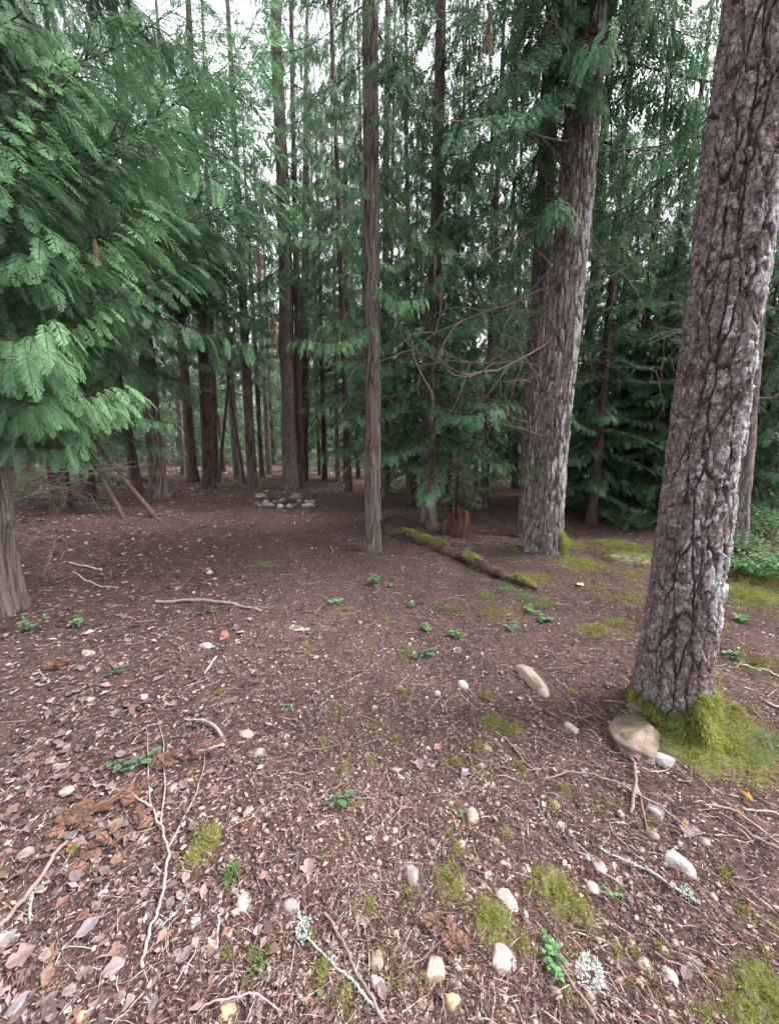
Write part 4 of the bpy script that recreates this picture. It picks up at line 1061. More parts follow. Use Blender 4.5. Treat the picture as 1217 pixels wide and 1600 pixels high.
tag(link('leaf_scraps', build_mesh('leaf_scraps', V, Fc, M['deadleaf'], col=np.repeat(c * [1.0, .96, .98], 4, 0))), 'small scraps of dry leaves and bark chips strewn on the ground', 'leaf litter', kind='stuff')
# fine wiry rootlets
G = Geo()
for k in range(2000):
    r = .6 * (6 / .6) ** rng.random(); a = math.radians(rng.uniform(-52, 52)); x, y = r * math.sin(a), r * math.cos(a)
    L = rng.uniform(.05, .2) * (1 + .12 * r); th = rng.uniform(0, 6.3)
    if x > .4 and y < 2.3: th = -.8 + rng.normal(0, .5)
    m = 6; pts = []
    for q in range(m):
        pts.append((x, y, float(ground_h(x, y)) + .005 + .008 * abs(math.sin(q * 1.3 + k)))); th += rng.normal(0, .28); x += math.cos(th) * L / m; y += math.sin(th) * L / m
    w = rng.uniform(.0006, .0014) * (1 + .25 * r)
    V, Fc = tube(pts, np.linspace(w, w * .5, m), 3, cap=False)
    c = np.array([(.13, .09, .08), (.22, .17, .15), (.32, .27, .24), (.08, .05, .045)][rng.integers(4)]) * rng.uniform(.7, 1.2)
    G.add(V, Fc, 0, np.repeat(c[None], len(V), 0))
tag(link('rootlets', G.mesh('rootlets', M['litter'])), 'thin wiry rootlets and twigs tangled over the soil', 'rootlets', kind='stuff')

# fallen leaves, one object each
def leaf_mesh(seed, colr, lobed=False, curl=.3):
    r = np.random.default_rng(seed); n = 9
    t = np.linspace(0, 1, n); w = np.sin(np.pi * np.clip(t, .02, .98)) ** .8 * (.33 if not lobed else .42)
    if lobed: w = w * (1 + .35 * np.sin(t * 15 + r.uniform(0, 6)))
    V, Fc, Cc = [], [], []
    cx, cy = r.normal(0, curl, 2)
    for i in range(n):
        for j, s in enumerate((-1, -.5, 0, .5, 1)):
            yy = s * w[i] * (1 + .08 * r.normal()); xx = t[i] - .5
            zz = .22 * abs(yy) + cx * xx * xx * 1.4 + cy * yy * yy * 3 + .03 * r.normal() * abs(s)
            V.append((xx, yy, zz)); Cc.append(.8 * np.array(colr) * (.72 if s == 0 else 1) * r.uniform(.85, 1.15))
    for i in range(n - 1):
        for j in range(4): Fc.append((i*5+j, i*5+j+1, (i+1)*5+j+1, (i+1)*5+j))
    return build_mesh('fallen_leaf', V, Fc, M['deadleaf'], col=np.array(Cc), smooth=True)
LCOL = [(.19, .138, .136), (.135, .103, .103), (.235, .178, .170), (.088, .066, .064), (.155, .112, .10), (.18, .108, .088), (.118, .102, .106), (.27, .222, .207)]
LM = [leaf_mesh(800 + i, LCOL[i % 8], i % 3 == 2) for i in range(14)]
LNAME = ['mauve tan', 'dull mauve', 'pale tan', 'dark brown', 'brown', 'rusty brown', 'slate grey', 'buff']
def put_leaf(px, py, L, mesh=None, th=None, lab=None, grp=None, nm='fallen_leaf'):
    p = ground_at(px, py); nrmv = norm_ground(np.array([p.x]), np.array([p.y]))[0]
    q = Vector(nrmv).to_track_quat('Z', 'Y').to_euler()
    o = link(nm, mesh or random.choice(LM), loc=(p.x, p.y, float(ground_h(p.x, p.y)) + .014), rot=(q.x + random.uniform(-.3, .3), q.y + random.uniform(-.3, .3), random.uniform(0, 6.3) if th is None else th), scale=L)
    return tag(o, lab, 'leaf', grp)
own = [(97,1200,.065,(.29,.205,.19),0,'pinkish tan rounded dead leaf lying left above the beige stone',.3),
       (388,1271,.052,(.40,.28,.275),0,'oval dusty pink leaf lying flat right of the forked branch',1.3),
       (482,1361,.055,(.25,.17,.165),1,'lobed mauve brown leaf on bare soil near the middle foreground',1.7),
       (42,1339,.060,(.27,.205,.188),0,'pale tan curled leaf at the left edge',.1),
       (178,1518,.058,(.23,.165,.162),0,'big dull pink leaf in the lower left foreground',.6),
       (35,1502,.062,(.19,.13,.128),1,'broad reddish mauve leaf at the lower left edge',.8),
       (140,1455,.060,(.20,.17,.18),0,'slate grey curled leaf in the lower left leaf pile',.9),
       (28,1575,.058,(.22,.20,.22),0,'grey violet leaf in the bottom left corner',1.0),
       (182,1292,.055,(.17,.16,.175),0,'slate grey folded leaf below the dead orange fronds',1.1),
       (411,1372,.030,(.28,.15,.125),0,'small russet leaf left of the lobed mauve leaf',.5),
       (350,995,.09,(.30,.125,.09),1,'bright orange red leaf scrap on the path below the weathered plank',.2),
       (728,1212,.05,(.28,.23,.27),1,'pale lilac star shaped leaf in the middle of the path',.2),
       (1163,1250,.05,(.52,.27,.10),0,'orange brown leaf standing on the bank under the big fir',1.6),
       (122,1272,.055,(.33,.29,.30),0,'silvery grey crinkled leaf below the beige stone',.4),
       (1076,1300,.08,(.24,.175,.18),0,'mauve brown leaf among the twigs at far right',2.3),
       (684,1170,.05,(.30,.17,.16),0,'reddish leaf lying near the yellow moss spots mid path',.5),
       (906,915,.09,(.62,.48,.34),0,'pale yellow leaf on the ground in front of the old fir',.5)]
for i, (px, py, L, c, lb, lab, th) in enumerate(own):
    put_leaf(px, py, L, leaf_mesh(900 + i, c, bool(lb), .4), th, lab)
lr = random.Random(5); k = 0
while k < 230:
    u = lr.random()
    if u < .62: px, py = lr.gauss(100, 110), lr.uniform(1060, 1600)
    elif u < .8: px, py = lr.uniform(0, 500), lr.uniform(960, 1250)
    else: px, py = lr.uniform(0, 1217), lr.uniform(900, 1600)
    if not (-40 < px < 1240): continue
    li_ = lr.randrange(14); Lf = lr.uniform(.020, .052) * (1.15 if py < 1200 else 1)
    o = put_leaf(px, py, Lf, LM[li_], None, None, 'dry leaves on the ground')
    tag(o, ('small ' if Lf < .035 else 'larger ') + LNAME[li_ % 8] + (' lobed leaf ' if li_ % 3 == 2 else ' oval leaf ') + where(o.location), 'leaf'); k += 1

# ------------------------------------------------------------------ moss, grass
def moss_tufts(n, sel=None):
    P, Sz = [], []
    for mx, my, r, w in MOSS:
        k = int(n * (r * w) ** 1.1); rad = np.abs(rng.normal(0, r * .62, k)); a = rng.uniform(0, 6.3, k)
        d = math.hypot(mx, my)
        xx, yy = mx + rad * np.cos(a), my + rad * np.sin(a)
        keep = moss_at(xx, yy) + .8 * vnoise(xx * 22, yy * 22) + .5 * vnoise(xx * 60, yy * 60) + rng.normal(0, .15, k) > .45
        P.append(np.stack([xx[keep], yy[keep]], -1)); Sz.append(np.full(keep.sum(), 1 + .25 * max(0, d - 1)))
    return np.concatenate(P), np.concatenate(Sz)
P, Sz = moss_tufts(9500)
n = len(P); print('moss', n)
z = ground_h(P[:, 0], P[:, 1]) + .008 + .012 * sstep(.3, .8, moss_at(P[:, 0], P[:, 1]))
D = nrm(np.stack([rng.normal(0, .7, n), rng.normal(0, .7, n), rng.uniform(.3, 1.1, n)], -1)); S = nrm(np.cross(D, rng.normal(0, 1, (n, 3))))
V, Fc = rhombi(np.stack([P[:, 0], P[:, 1], z], -1), D, S, rng.uniform(.006, .016, n) * Sz, rng.uniform(.0012, .003, n) * Sz, .5)
tag(link('moss', build_mesh('moss', V, Fc, M['moss'], attrs={'tint': np.repeat(np.clip(rng.normal(.5, .25, n), 0, 1), 4)})), 'patches of yellow green moss growing on the soil', 'moss', kind='stuff')

# moss skirt on the big fir: fronds on the flared foot
def trunk_moss(e, base, tmesh, zmax, n, amin, amax, name='moss', ln=(.015, .04), seed=0, lump=.03):
    me = tmesh; nv = len(me.vertices); co = np.empty(nv * 3, np.float32); me.vertices.foreach_get('co', co); co = co.reshape(-1, 3)
    r = np.random.default_rng(seed)
    an = np.arctan2(co[:, 1] - np.interp(co[:, 2], [0, 1], [0, 0]), co[:, 0])
    lim = zmax * (.6 + .4 * vnoise(np.cos(an) * 2.5 + seed, np.sin(an) * 2.5)) 
    idx = np.where((co[:, 2] < lim) & (co[:, 2] > -.12) & (np.mod(an - amin, 2 * np.pi) < (amax - amin)))[0]
    idx = r.choice(idx, n); p = co[idx].astype(float); out = nrm(p * [1, 1, 0])
    p = p + out * r.uniform(0, 1, (n, 1)) * lump * np.clip(.55 + .9 * vnoise(p[:, 0:1] * 16, p[:, 1:2] * 16, p[:, 2:] * 12), .1, 1.4) + r.normal(0, .006, (n, 3))
    D = nrm(out * .7 + r.normal(0, .5, (n, 3)) + np.array([0, 0, -.55])); S = nrm(np.cross(D, r.normal(0, 1, (n, 3))))
    V, Fc = rhombi(p, D, S, r.uniform(*ln, n), r.uniform(.002, .0045, n), .5)
    t = np.clip(.5 + .5 * vnoise(p[:, 0] * 12, p[:, 1] * 12, p[:, 2] * 8) + .3 * vnoise(p[:, 0] * 45, p[:, 1] * 45, p[:, 2] * 30) + r.normal(0, .2, n), 0, 1)
    o = link(name, build_mesh(name, V, Fc, M['moss'], attrs={'tint': np.repeat(t, 4)}), e); tag(o, kind='stuff')
trunk1 = [c for c in t1.children if c.name.startswith('trunk')][0]
trunk_moss(t1, b1, trunk1.data, .30, 24000, math.radians(-118), math.radians(60), seed=1, ln=(.008, .024), lump=.05)
trunk_moss(t1, b1, trunk1.data, .10, 5000, math.radians(-200), math.radians(-120), seed=2, ln=(.01, .02), lump=.01)
trunk2 = [c for c in t2.children if c.name.startswith('trunk')][0]
trunk_moss(t2, b2, trunk2.data, .42, 8000, math.radians(-65), math.radians(70), seed=3, ln=(.02, .05), lump=.07)

def grass_tuft(px, py, n, L, name='grass_tuft', leaf='grass', label=''):
    p = ground_at(px, py); r = np.random.default_rng(int(px * 7 + py))
    P = np.stack([r.normal(0, .018, n), r.normal(0, .018, n), np.zeros(n)], -1) * (L / .06)
    D = nrm(np.stack([r.normal(0, .6, n), r.normal(0, .6, n), r.uniform(.5, 1.1, n)], -1)); S = nrm(np.cross(D, r.normal(0, 1, (n, 3))))
    V, Fc = rhombi(P, D, S, r.uniform(.5, 1.1, n) * L, .0022 * (1 + L * 4), .4, lift=np.array([0, 0, .15 * L]))
    tag(link(name, build_mesh(name, V, Fc, M[leaf], attrs={'tint': np.repeat(np.clip(r.normal(.5, .25, n), 0, 1), 4)}), loc=p), label, 'grass')
grass_tuft(365, 1368, 120, .055, label='fine grey green grass tuft above the smooth cream oval stone')
grass_tuft(410, 1500, 60, .05, label='sparse wispy grass right of the pear shaped cream stone')
grass_tuft(402, 1525, 40, .05, label='thin grass blades below the wispy tuft near the bottom left')
grass_tuft(1200, 1168, 90, .12, label='bright green grass tuft at the right edge beside the mossy fir foot')
grass_tuft(1180, 1190, 60, .09, label='short grass blades right of the mossy foot of the big fir')
grass_tuft(640, 1028, 60, .10, label='flattened pale grass on the path above the middle')
grass_tuft(415, 888, 80, .16, label='thin pale grass tuft on the trodden path far back')
for k, (px, py) in enumerate([(790,925),(820,940),(760,935),(850,950),(700,955)]):
    grass_tuft(px, py, 70, .13, label=['straw coloured grass tuft below the mossy log end','dry grass tuft right of the log end','dry grass wisps in front of the mossy log','grass wisps before the small ferny plants','pale grass wisps between the seedlings'][k])

# ------------------------------------------------------------------ broad leaved plants
def leaf_quads(P, D, N, L, W):
    """two-sided pointed oval leaves of 4 quads with a folded midrib"""
    S = nrm(np.cross(N, D)); N = nrm(np.cross(D, S)); n = len(P)
    L = np.reshape(L, (-1, 1)); W = np.reshape(W, (-1, 1))
    a = P; b = P + D * L * .33 - N * L * .02; c = P + D * L * .7 - N * L * .06; d = P + D * L - N * L * .16
    up = N * W * .12
    V = np.stack([a, b, c, d, b + S * W * .5 + up, c + S * W * .38 + up, b - S * W * .5 + up, c - S * W * .38 + up], 1).reshape(-1, 3)
    q = np.array([[0, 4, 1, 1], [1, 4, 5, 2], [2, 5, 3, 3], [0, 1, 6, 6], [1, 2, 7, 6], [2, 3, 7, 7]])
    # turn triangles into thin quads by splitting: use distinct vertex order instead
    q = np.array([[0, 4, 5, 1], [1, 5, 3, 2], [0, 1, 7, 6], [1, 2, 3, 7]])
    return V, (np.arange(n)[:, None, None] * 8 + q[None]).reshape(-1, 4)
def leafy_plant(px, py, h, nst, nl, LL, mat, label, cat='plant', name='plant', Y=None, spread=.5, wr=.55, seed=None):
    p = ground_at(px, py) if Y is None else on_ground(px, Y)
    r = np.random.default_rng(seed if seed is not None else int(px + py * 3))
    e = link(name, None, loc=p); e.empty_display_size = .1; tag(e, label, cat)
    G1, G2 = Geo(), Geo()
    for s in range(nst):
        az = r.uniform(0, 6.3); d = np.array([math.cos(az) * spread, math.sin(az) * spread, 1.]); d /= np.linalg.norm(d)
        m = 6; pts = [np.array([r.normal(0, .01), r.normal(0, .01), 0])]; hh = h * r.uniform(.6, 1.1)
        for q in range(m):
            d = nrm(d + np.array([math.cos(az), math.sin(az), 0]) * .10 * spread + r.normal(0, .08, 3)); pts.append(pts[-1] + d * hh / m)
        pts = np.array(pts); V, Fc = tube(pts, np.linspace(.004, .0012, m + 1) * (h / .3) ** .5, 3, cap=False); G1.add(V, Fc, 0, .4)
        t = np.linspace(.25, 1, nl) * m
        P = np.stack([np.interp(t, np.arange(m + 1), pts[:, i]) for i in range(3)], -1)
        aa = np.arange(nl) * 2.4 + r.uniform(0, 6); aa = np.where(np.arange(nl) % 2, aa, aa)
        D = nrm(np.stack([np.cos(aa), np.sin(aa), r.uniform(-.1, .5, nl)], -1)); N = nrm(np.array([0, 0, 1.]) + r.normal(0, .25, (nl, 3)))
        V, Fc = leaf_quads(P, D, N, LL * r.uniform(.7, 1.2, nl), LL * wr * r.uniform(.8, 1.1, nl))
        G2.add(V, Fc, 0, np.repeat(np.clip(r.normal(.5, .25, nl), 0, 1), 8))
    link('stem', G1.mesh('stem', M['deadtwig']), e); link('foliage', G2.mesh('foliage', M[mat]), e)
    return e
leafy_plant(50,985,.17,4,7,.05,'leaf_green','broad leaved green seedling beside the left edge cedar','seedling')
leafy_plant(122,978,.15,4,7,.048,'leaf_green','glossy leaved seedling just right of the one at the left edge cedar','seedling')
leafy_plant(585,912,.10,5,6,.055,'leaf_green','bright green leafy seedling in front of the slim cedar','seedling')
leafy_plant(527,944,.06,4,5,.05,'leaf_green','low green seedling on the path left of the slim cedar seedling','seedling')
leafy_plant(643,948,.06,4,5,.04,'leaf_green','low green seedling right below the slim cedar','seedling')
leafy_plant(612,918,.05,3,5,.04,'leaf_green','tiny seedling right of the bright one under the slim cedar','seedling')
leafy_plant(508,1556,.03,4,1,.022,'leaf_green','four leaved clover like seedling near the bottom centre','seedling', wr=.8, spread=.9)
leafy_plant(445,1108,.04,4,3,.022,'leaf_green','small bright clover like plant left of the path middle','seedling', wr=.8)
leafy_plant(865,1490,.06,4,6,.018,'leaf_green','tiny branching green plant beside the long thin twig','seedling', wr=.8)
leafy_plant(868,1520,.05,5,6,.016,'leaf_green','tiny round leaved plant above the white lichen clump','seedling', wr=.9)
leafy_plant(722,1276,.03,3,2,.02,'leaf_green','tiny seedling touching the smooth upright tan pebble','seedling')
leafy_plant(960,1398,.03,3,4,.018,'leaf_green','tiny green seedling below the pale mottled stone','seedling')
leafy_plant(714,995,.07,6,6,.035,'leaf_green','low patch of small green leaves on the path right of the middle','seedling', spread=.9)
leafy_plant(670,985,.06,6,6,.03,'leaf_green','pale green creeping leaves left of the low leafy patch','seedling', spread=.9)
leafy_plant(800,985,.08,7,8,.03,'leaf_green','bluish green ferny seedling in front of the log end','seedling', spread=.9, wr=.4)
leafy_plant(850,970,.08,8,9,.035,'leaf_green','spreading bluish green plant right of the ferny seedling','seedling', spread=1.1, wr=.45)
leafy_plant(830,958,.08,6,8,.035,'leaf_green','upright bluish green sprig behind the spreading plant','seedling', spread=.8, wr=.45)
leafy_plant(1158,972,.07,4,5,.05,'leaf_green','blue green leafy sprig right of the big fir','seedling')
leafy_plant(1142,1030,.06,3,5,.045,'leaf_green','small blue green seedling close to the right side of the big fir','seedling')
sh = [(965,822,.55,'leafy shrub with small light leaves before the dark conifers'),(1000,828,.42,'lower leafy shrub touching the first one, nearer the big fir'),(935,812,.4,'small leafy shrub beside the old fir on its right'),
      (1165,868,.6,'leafy shrub right behind the big leaning fir'),(1205,880,.55,'leafy shrub at the right edge of the photo'),(1180,905,.4,'low spreading shrub in front of the two at the right edge'),(1150,892,.35,'small shrub tucked against the right side of the big fir'),
      (1235,905,.5,'leafy shrub just beyond the right edge'),(975,800,.5,'leafy shrub deepest under the dark conifers')]
sh += [(1150,840,.8,'taller leafy shrub rising behind the others right of the big fir'),(1215,850,.9,'tall leafy shrub at the far right edge'),(1020,812,.6,'leafy shrub in the gap left of the big fir'),(1190,835,.8,'leafy shrub between the two tall ones at right')]
sh += [(905,800,.8,'light green shrub right beside the old fir at its right'),(940,790,1.0,'tall light green shrub under the dark young fir'),(1005,795,.9,'light green shrub in the gap before the dark conifers'),(1160,812,1.1,'tall light green shrub right behind the big leaning fir'),(1212,815,1.1,'tall light green shrub at the right edge, furthest back')]
for i, (px, py, h, lab) in enumerate(sh):
    leafy_plant(px, py, h, 22, 18, .05, 'leaf_green', lab, 'shrub', 'shrub', spread=.85, seed=60 + i)
for i in range(46):
    px = rd.choice([rd.uniform(880, 1300), rd.uniform(620, 800), rd.uniform(-100, 240)]); Y = rd.uniform(9, 20)
    e = leafy_plant(px, 0, rd.uniform(.4, 1.0), 16, 14, .07, 'leaf_green', ('near ' if Y < 13 else 'far ' if Y > 17 else '') + 'leafy understorey shrub ' + twhere((px - 608) / F * Y, Y), 'shrub', 'shrub', Y=Y, spread=.9, seed=200 + i)
    e['group'] = 'shrubs of the far understorey'

# ------------------------------------------------------------------ sticks, twigs, poles
def stick(pts_px, w0, w1, col, label, lift=.006, arch=.0, name='stick', cat='stick', forks=(), ns=7, lich=0, seed=1):
    r = np.random.default_rng(seed)
    pts = [ground_at(*p) for p in pts_px]
    m = max(8, len(pts) * 7); t = np.linspace(0, len(pts) - 1, m)
    # smooth interpolation
    P = np.array([[p.x, p.y, p.z] for p in pts])
    def cr(tt):
        i = int(min(math.floor(tt), len(P) - 2)); f = tt - i
        p0 = P[max(i - 1, 0)]; p1 = P[i]; p2 = P[i + 1]; p3 = P[min(i + 2, len(P) - 1)]
        return .5 * ((2*p1) + (-p0 + p2) * f + (2*p0 - 5*p1 + 4*p2 - p3) * f*f + (-p0 + 3*p1 - 3*p2 + p3) * f**3)
    Q = np.array([cr(tt) for tt in t])
    wv = np.linspace(w0, w1, m) / 2 * .62 * np.array([depth(Vector(q)) for q in Q]) / F * r.uniform(.88, 1.12, m)
    Q[:, 2] = ground_h(Q[:, 0], Q[:, 1]) + wv * .8 + lift + arch * np.sin(np.linspace(0, np.pi, m))
    kk = min(1., (w0 / 7)) * .006; Q[:, 0] += kk * vnoise(t * 2.3, seed * 1.7) + .4 * kk * vnoise(t * 7, seed * 1.7); Q[:, 1] += kk * vnoise(t * 2.3 + 50, seed * 1.7)
    Q += r.normal(0, .0010, Q.shape)
    o0 = Q[0].copy(); e = link(name, None, loc=o0) if (forks or lich) else None
    V, Fc = tube(Q - o0, wv, ns, .12)
    c = np.array(col) * (1 + .3 * vnoise(V[:, :1] * 60, V[:, 1:2] * 60 + seed, V[:, 2:] * 60))
    me = build_mesh(name, V, Fc, M['wood'], col=c, smooth=True)
    if e is None:
        o = link(name, me, loc=o0); return tag(o, label, cat)
    tag(e, label, cat); link('stem', me, e)
    for k, f in enumerate(forks):
        fp = [ground_at(*p) for p in f]; n2 = len(fp)
        W = np.array([[p.x, p.y, p.z + .012] for p in fp]); W = np.array([[np.interp(u, np.arange(n2), W[:, i]) for i in range(3)] for u in np.linspace(0, n2 - 1, n2 * 3)])
        W[1:-1] += r.normal(0, .002, W[1:-1].shape)
        ww = np.linspace((w0 + w1) / 5.5, w1 / 6, len(W)) * .8 * depth(Vector(W[0])) / F
        V, Fc = tube(W - o0, np.maximum(ww, .0006), 5, .1); link('twig', build_mesh('twig', V, Fc, M['wood'], col=np.array(col) * 1.05 + V[:, :1] * 0, smooth=True), e)
    if lich:
        n = int(lich * .7); idx = r.integers(0, m, n); p = Q[idx] - o0 + r.normal(0, .0045, (n, 3)) + np.array([0, 0, .003])
        D = nrm(r.normal(0, 1, (n, 3)) + [0, 0, .5]); S = nrm(np.cross(D, r.normal(0, 1, (n, 3))))
        V, Fc = rhombi(p, D, S, r.uniform(.003, .008, n), r.uniform(.002, .005, n), .5)
        tag(link('lichen', build_mesh('lichen', V, Fc, M['lichen'], attrs={'tint': np.repeat(r.random(n), 4)}), e), kind='stuff')
    return e
PALE, GREYW, BRN, DK, RED = (.23, .195, .175), (.15, .12, .108), (.11, .078, .066), (.10, .068, .058), (.24, .13, .10)
stick([(289,1127),(318,1132),(340,1146),(351,1163)], 5, 8, PALE, 'bleached curved stick arching above the angular pinkish stone', arch=.02, lich=60, seed=2)
stick([(308,1176),(330,1172),(348,1168)], 6, 7, (.38, .38, .36), 'short lichen spotted stick meeting the bleached curved stick', lich=60, seed=3)
stick([(222,1520),(232,1480),(252,1420),(263,1365),(263,1330),(250,1295),(238,1265)], 8, 4, (.22, .18, .165), 'long grey forked branch in the left foreground', arch=.02, lift=.012,
      forks=[[(250,1295),(236,1260),(232,1200),(230,1140)],[(252,1300),(258,1240),(256,1160),(245,1120)],[(263,1330),(300,1260),(318,1210),(322,1160)],[(238,1265),(200,1240),(160,1230),(120,1228)],[(258,1370),(235,1350),(228,1345)]], seed=4)
stick([(0,1454),(32,1420),(70,1370),(104,1322)], 12, 9, (.14, .105, .09), 'straight brown stick at the left edge pointing to the upper right', lift=.015, seed=5)
stick([(468,1440),(480,1470),(505,1495),(540,1530),(570,1560),(604,1602)], 4, 7, (.24, .24, .22), 'pale twig crusted with blue green lichen at the bottom centre', lift=.012, lich=260, forks=[[(468,1440),(466,1425),(468,1412)],[(540,1530),(556,1520),(562,1505)]], seed=6)
stick([(509,1430),(530,1470),(548,1510),(572,1555),(596,1604)], 6, 8, (.15, .11, .095), 'smooth brown twig running beside the lichen crusted one', lift=.016, seed=7)
stick([(590,1546),(620,1535),(655,1510),(700,1468),(706,1460)], 3, 4, BRN, 'thin curved twig arching past the blocky tan stone', arch=.015, seed=8)
stick([(836,1440),(862,1492),(890,1540),(934,1602)], 5, 6, (.15, .115, .10), 'long thin twig running to the bottom edge beside the white lichen clump', arch=.012, seed=9)
stick([(938,1328),(970,1345),(1010,1362),(1045,1385),(1092,1414)], 4, 7, (.26, .27, .25), 'stick crusted with blue green lichen lying on the right foreground', lich=320, seed=10)
stick([(985,1188),(991,1222),(986,1276)], 7, 7, (.16, .11, .10), 'upright looking forked root twig below the boulder', arch=.03, seed=11, forks=[[(990,1225),(1000,1250),(1010,1300)]])
stick([(848,1220),(900,1214),(960,1230),(1020,1262),(1075,1300)], 4, 5, (.17, .13, .115), 'long thin root arching across the bank below the boulder', arch=.02, seed=12)
stick([(1120,1275),(1160,1300),(1217,1335)], 6, 8, (.14, .10, .09), 'thick root twig slanting down at the right edge', lift=.015, seed=13)
stick([(1100,1262),(1150,1275),(1225,1330)], 4, 5, (.22, .16, .15), 'thin root twig just above the thick one at the right edge', lift=.015, seed=14)
stick([(1160,1268),(1190,1272),(1225,1282)], 4, 5, (.27, .23, .21), 'pale twig pointing right beside the orange brown leaf', lift=.012, seed=15)
stick([(797,1165),(815,1190),(833,1206)], 6, 5, (.15, .10, .09), 'dark short stick lying beside the moss spots', seed=16)
stick([(850,1110),(880,1128),(900,1135)], 5, 3, (.12, .08, .07), 'dark twig behind the small pale stone', seed=17)
stick([(245,942),(290,940),(330,942),(375,948),(408,957)], 9, 7, (.18, .15, .135), 'weathered flat plank of wood lying across the path', lift=.004, seed=18)
stick([(110,880),(150,890),(160,893)], 4, 3, (.36, .30, .28), 'short pale stick on the left slope', seed=19)
stick([(115,895),(150,915),(185,920)], 4, 3, (.30, .24, .22), 'longer pale stick below the short one on the left slope', seed=20)
stick([(310,1588),(350,1575),(400,1570),(440,1585)], 4, 4, (.26, .20, .18), 'arching twig above the buff yellow stone at the bottom edge', arch=.03, seed=21)
stick([(340,1500-15),(341,1440),(346,1395)], 5, 3, (.32, .31, .29), 'short silver grey lichen tipped twig beside the cream stones', lich=60, seed=22)
stick([(255,1450),(275,1430),(292,1405)], 5, 4, (.2, .21, .19), 'small twig covered with blue green lichen left of the silver grey one', lich=160, seed=23)
stick([(48,1445),(52,1400),(80,1380)], 6, 5, (.2, .21, .19), 'lichen covered twig lying beside the straight brown stick', lich=200, seed=24)
stick([(320,1055),(330,1040),(338,1028)], 3, 4, (.32, .30, .27), 'white lichen twig below the orange red leaf scrap', lich=80, seed=25)
stick([(1150,1040),(1185,1048),(1220,1062)], 4, 4, (.40, .36, .34), 'pale stick on the mossy ground right of the big fir', seed=26)
stick([(1190,1095),(1225,1112)], 6, 6, (.32, .25, .23), 'short thick stick at the right edge above the grass tuft', seed=27)
stick([(470,1270),(520,1262),(560,1250)], 2.5, 3, BRN, 'thin straight twig lying on bare soil mid path', seed=28)
stick([(610,1440),(640,1465),(675,1490)], 3, 3, BRN, 'thin dark twig left of the blocky tan stone', seed=29)
stick([(720,1350),(745,1365),(775,1370)], 4, 3, BRN, 'short brown twig beside the white quartz pebble', seed=30)
sr = random.Random(9)
for k in range(60):                                   # loose twigs of no particular character
    px, py = sr.uniform(0, 1217), sr.uniform(840, 1590); a = sr.uniform(0, 3.14) if px < 850 else sr.gauss(.55, .3); L = sr.uniform(18, 60) * (.5 + (py - 840) / 1000)
    q = [(px, py), (px + math.cos(a) * L * .5 + sr.uniform(-4, 4), py + math.sin(a) * L * .5 * .7), (px + math.cos(a) * L, py + math.sin(a) * L * .7)]
    o = stick(q, sr.uniform(2, 4), sr.uniform(1.5, 3), (lambda f, cc: [v * f for v in cc])(sr.uniform(.6, 1.2), sr.choice([BRN, GREYW, PALE, DK, RED])), 'thin loose twig', seed=100 + k, ns=5)
    o['label'] = ('long' if L > 48 else 'short') + ' thin loose twig ' + where(o.location)
    o['group'] = 'loose twigs on the forest floor'; o['category'] = 'twig'; o.name = 'twig'
# poles leaning at the left
for (x1, y1, x2, y2, w, dy, lab) in [(193,809,148,722,7,.9,'left and thinner one of two poles leaning in the shade at left'), (243,809,168,716,8,.9,'right and thicker one of two poles leaning in the shade at left')]:
    a = ground_at(x1, y1); b = at_dist(x2, y2, a.y + dy)
    pts = [a + (b - a) * t * 1.6 for t in np.linspace(-.02, 1, 9)]
    P = np.array([[p.x, p.y, p.z] for p in pts]) - np.array(a); P[1:-1] += np.random.default_rng(1).normal(0, .01, (7, 3))
    V, Fc = tube(P, np.linspace(w, w * .7, 9) * depth(a) / F / 2, 8, .1)
    tag(link('pole', build_mesh('pole', V, Fc, M['wood'], col=np.array((.062, .042, .036)) * (1 + .4 * vnoise(V[:, :1] * 30, V[:, 1:2] * 30, V[:, 2:] * 4)), smooth=True), loc=a), lab, 'pole')

# white lichen clump, dark centre
def lichen_clump(px, py, R, n, label, lm='lichen'):
    p = ground_at(px, py); r = np.random.default_rng(int(px)); a = r.uniform(0, 6.3, n); q = R * np.sqrt(r.uniform(.02, 1, n)) * (1 + .35 * vnoise(np.cos(a) * 2 + px, np.sin(a) * 2))
    P = np.stack([q * np.cos(a), q * np.sin(a), .006 + .010 * r.random(n)], -1)
    D = nrm(np.stack([np.cos(a), np.sin(a), r.uniform(.1, 1, n)], -1) + r.normal(0, .5, (n, 3))); S = nrm(np.cross(D, r.normal(0, 1, (n, 3))))
    V, Fc = rhombi(P, D, S, r.uniform(.004, .010, n), r.uniform(.003, .006, n), .6)
    tag(link('lichen_clump', build_mesh('lichen_clump', V, Fc, M[lm], attrs={'tint': np.repeat(r.uniform(.6, 1, n), 4)}), loc=p), label, 'lichen')
lichen_clump(924, 1528, .038, 620, 'frilly white lichen clump with a dark middle at lower right', 'lichen_white')
lichen_clump(476, 1455, .022, 260, 'pale green lichen tuft on the twig at the bottom centre')
lichen_clump(1072, 1400, .016, 160, 'blue green lichen tuft at the end of the lichen covered stick')
lichen_clump(715, 1018, .03, 120, 'small white lichen flecks on the path near the leafy patch')

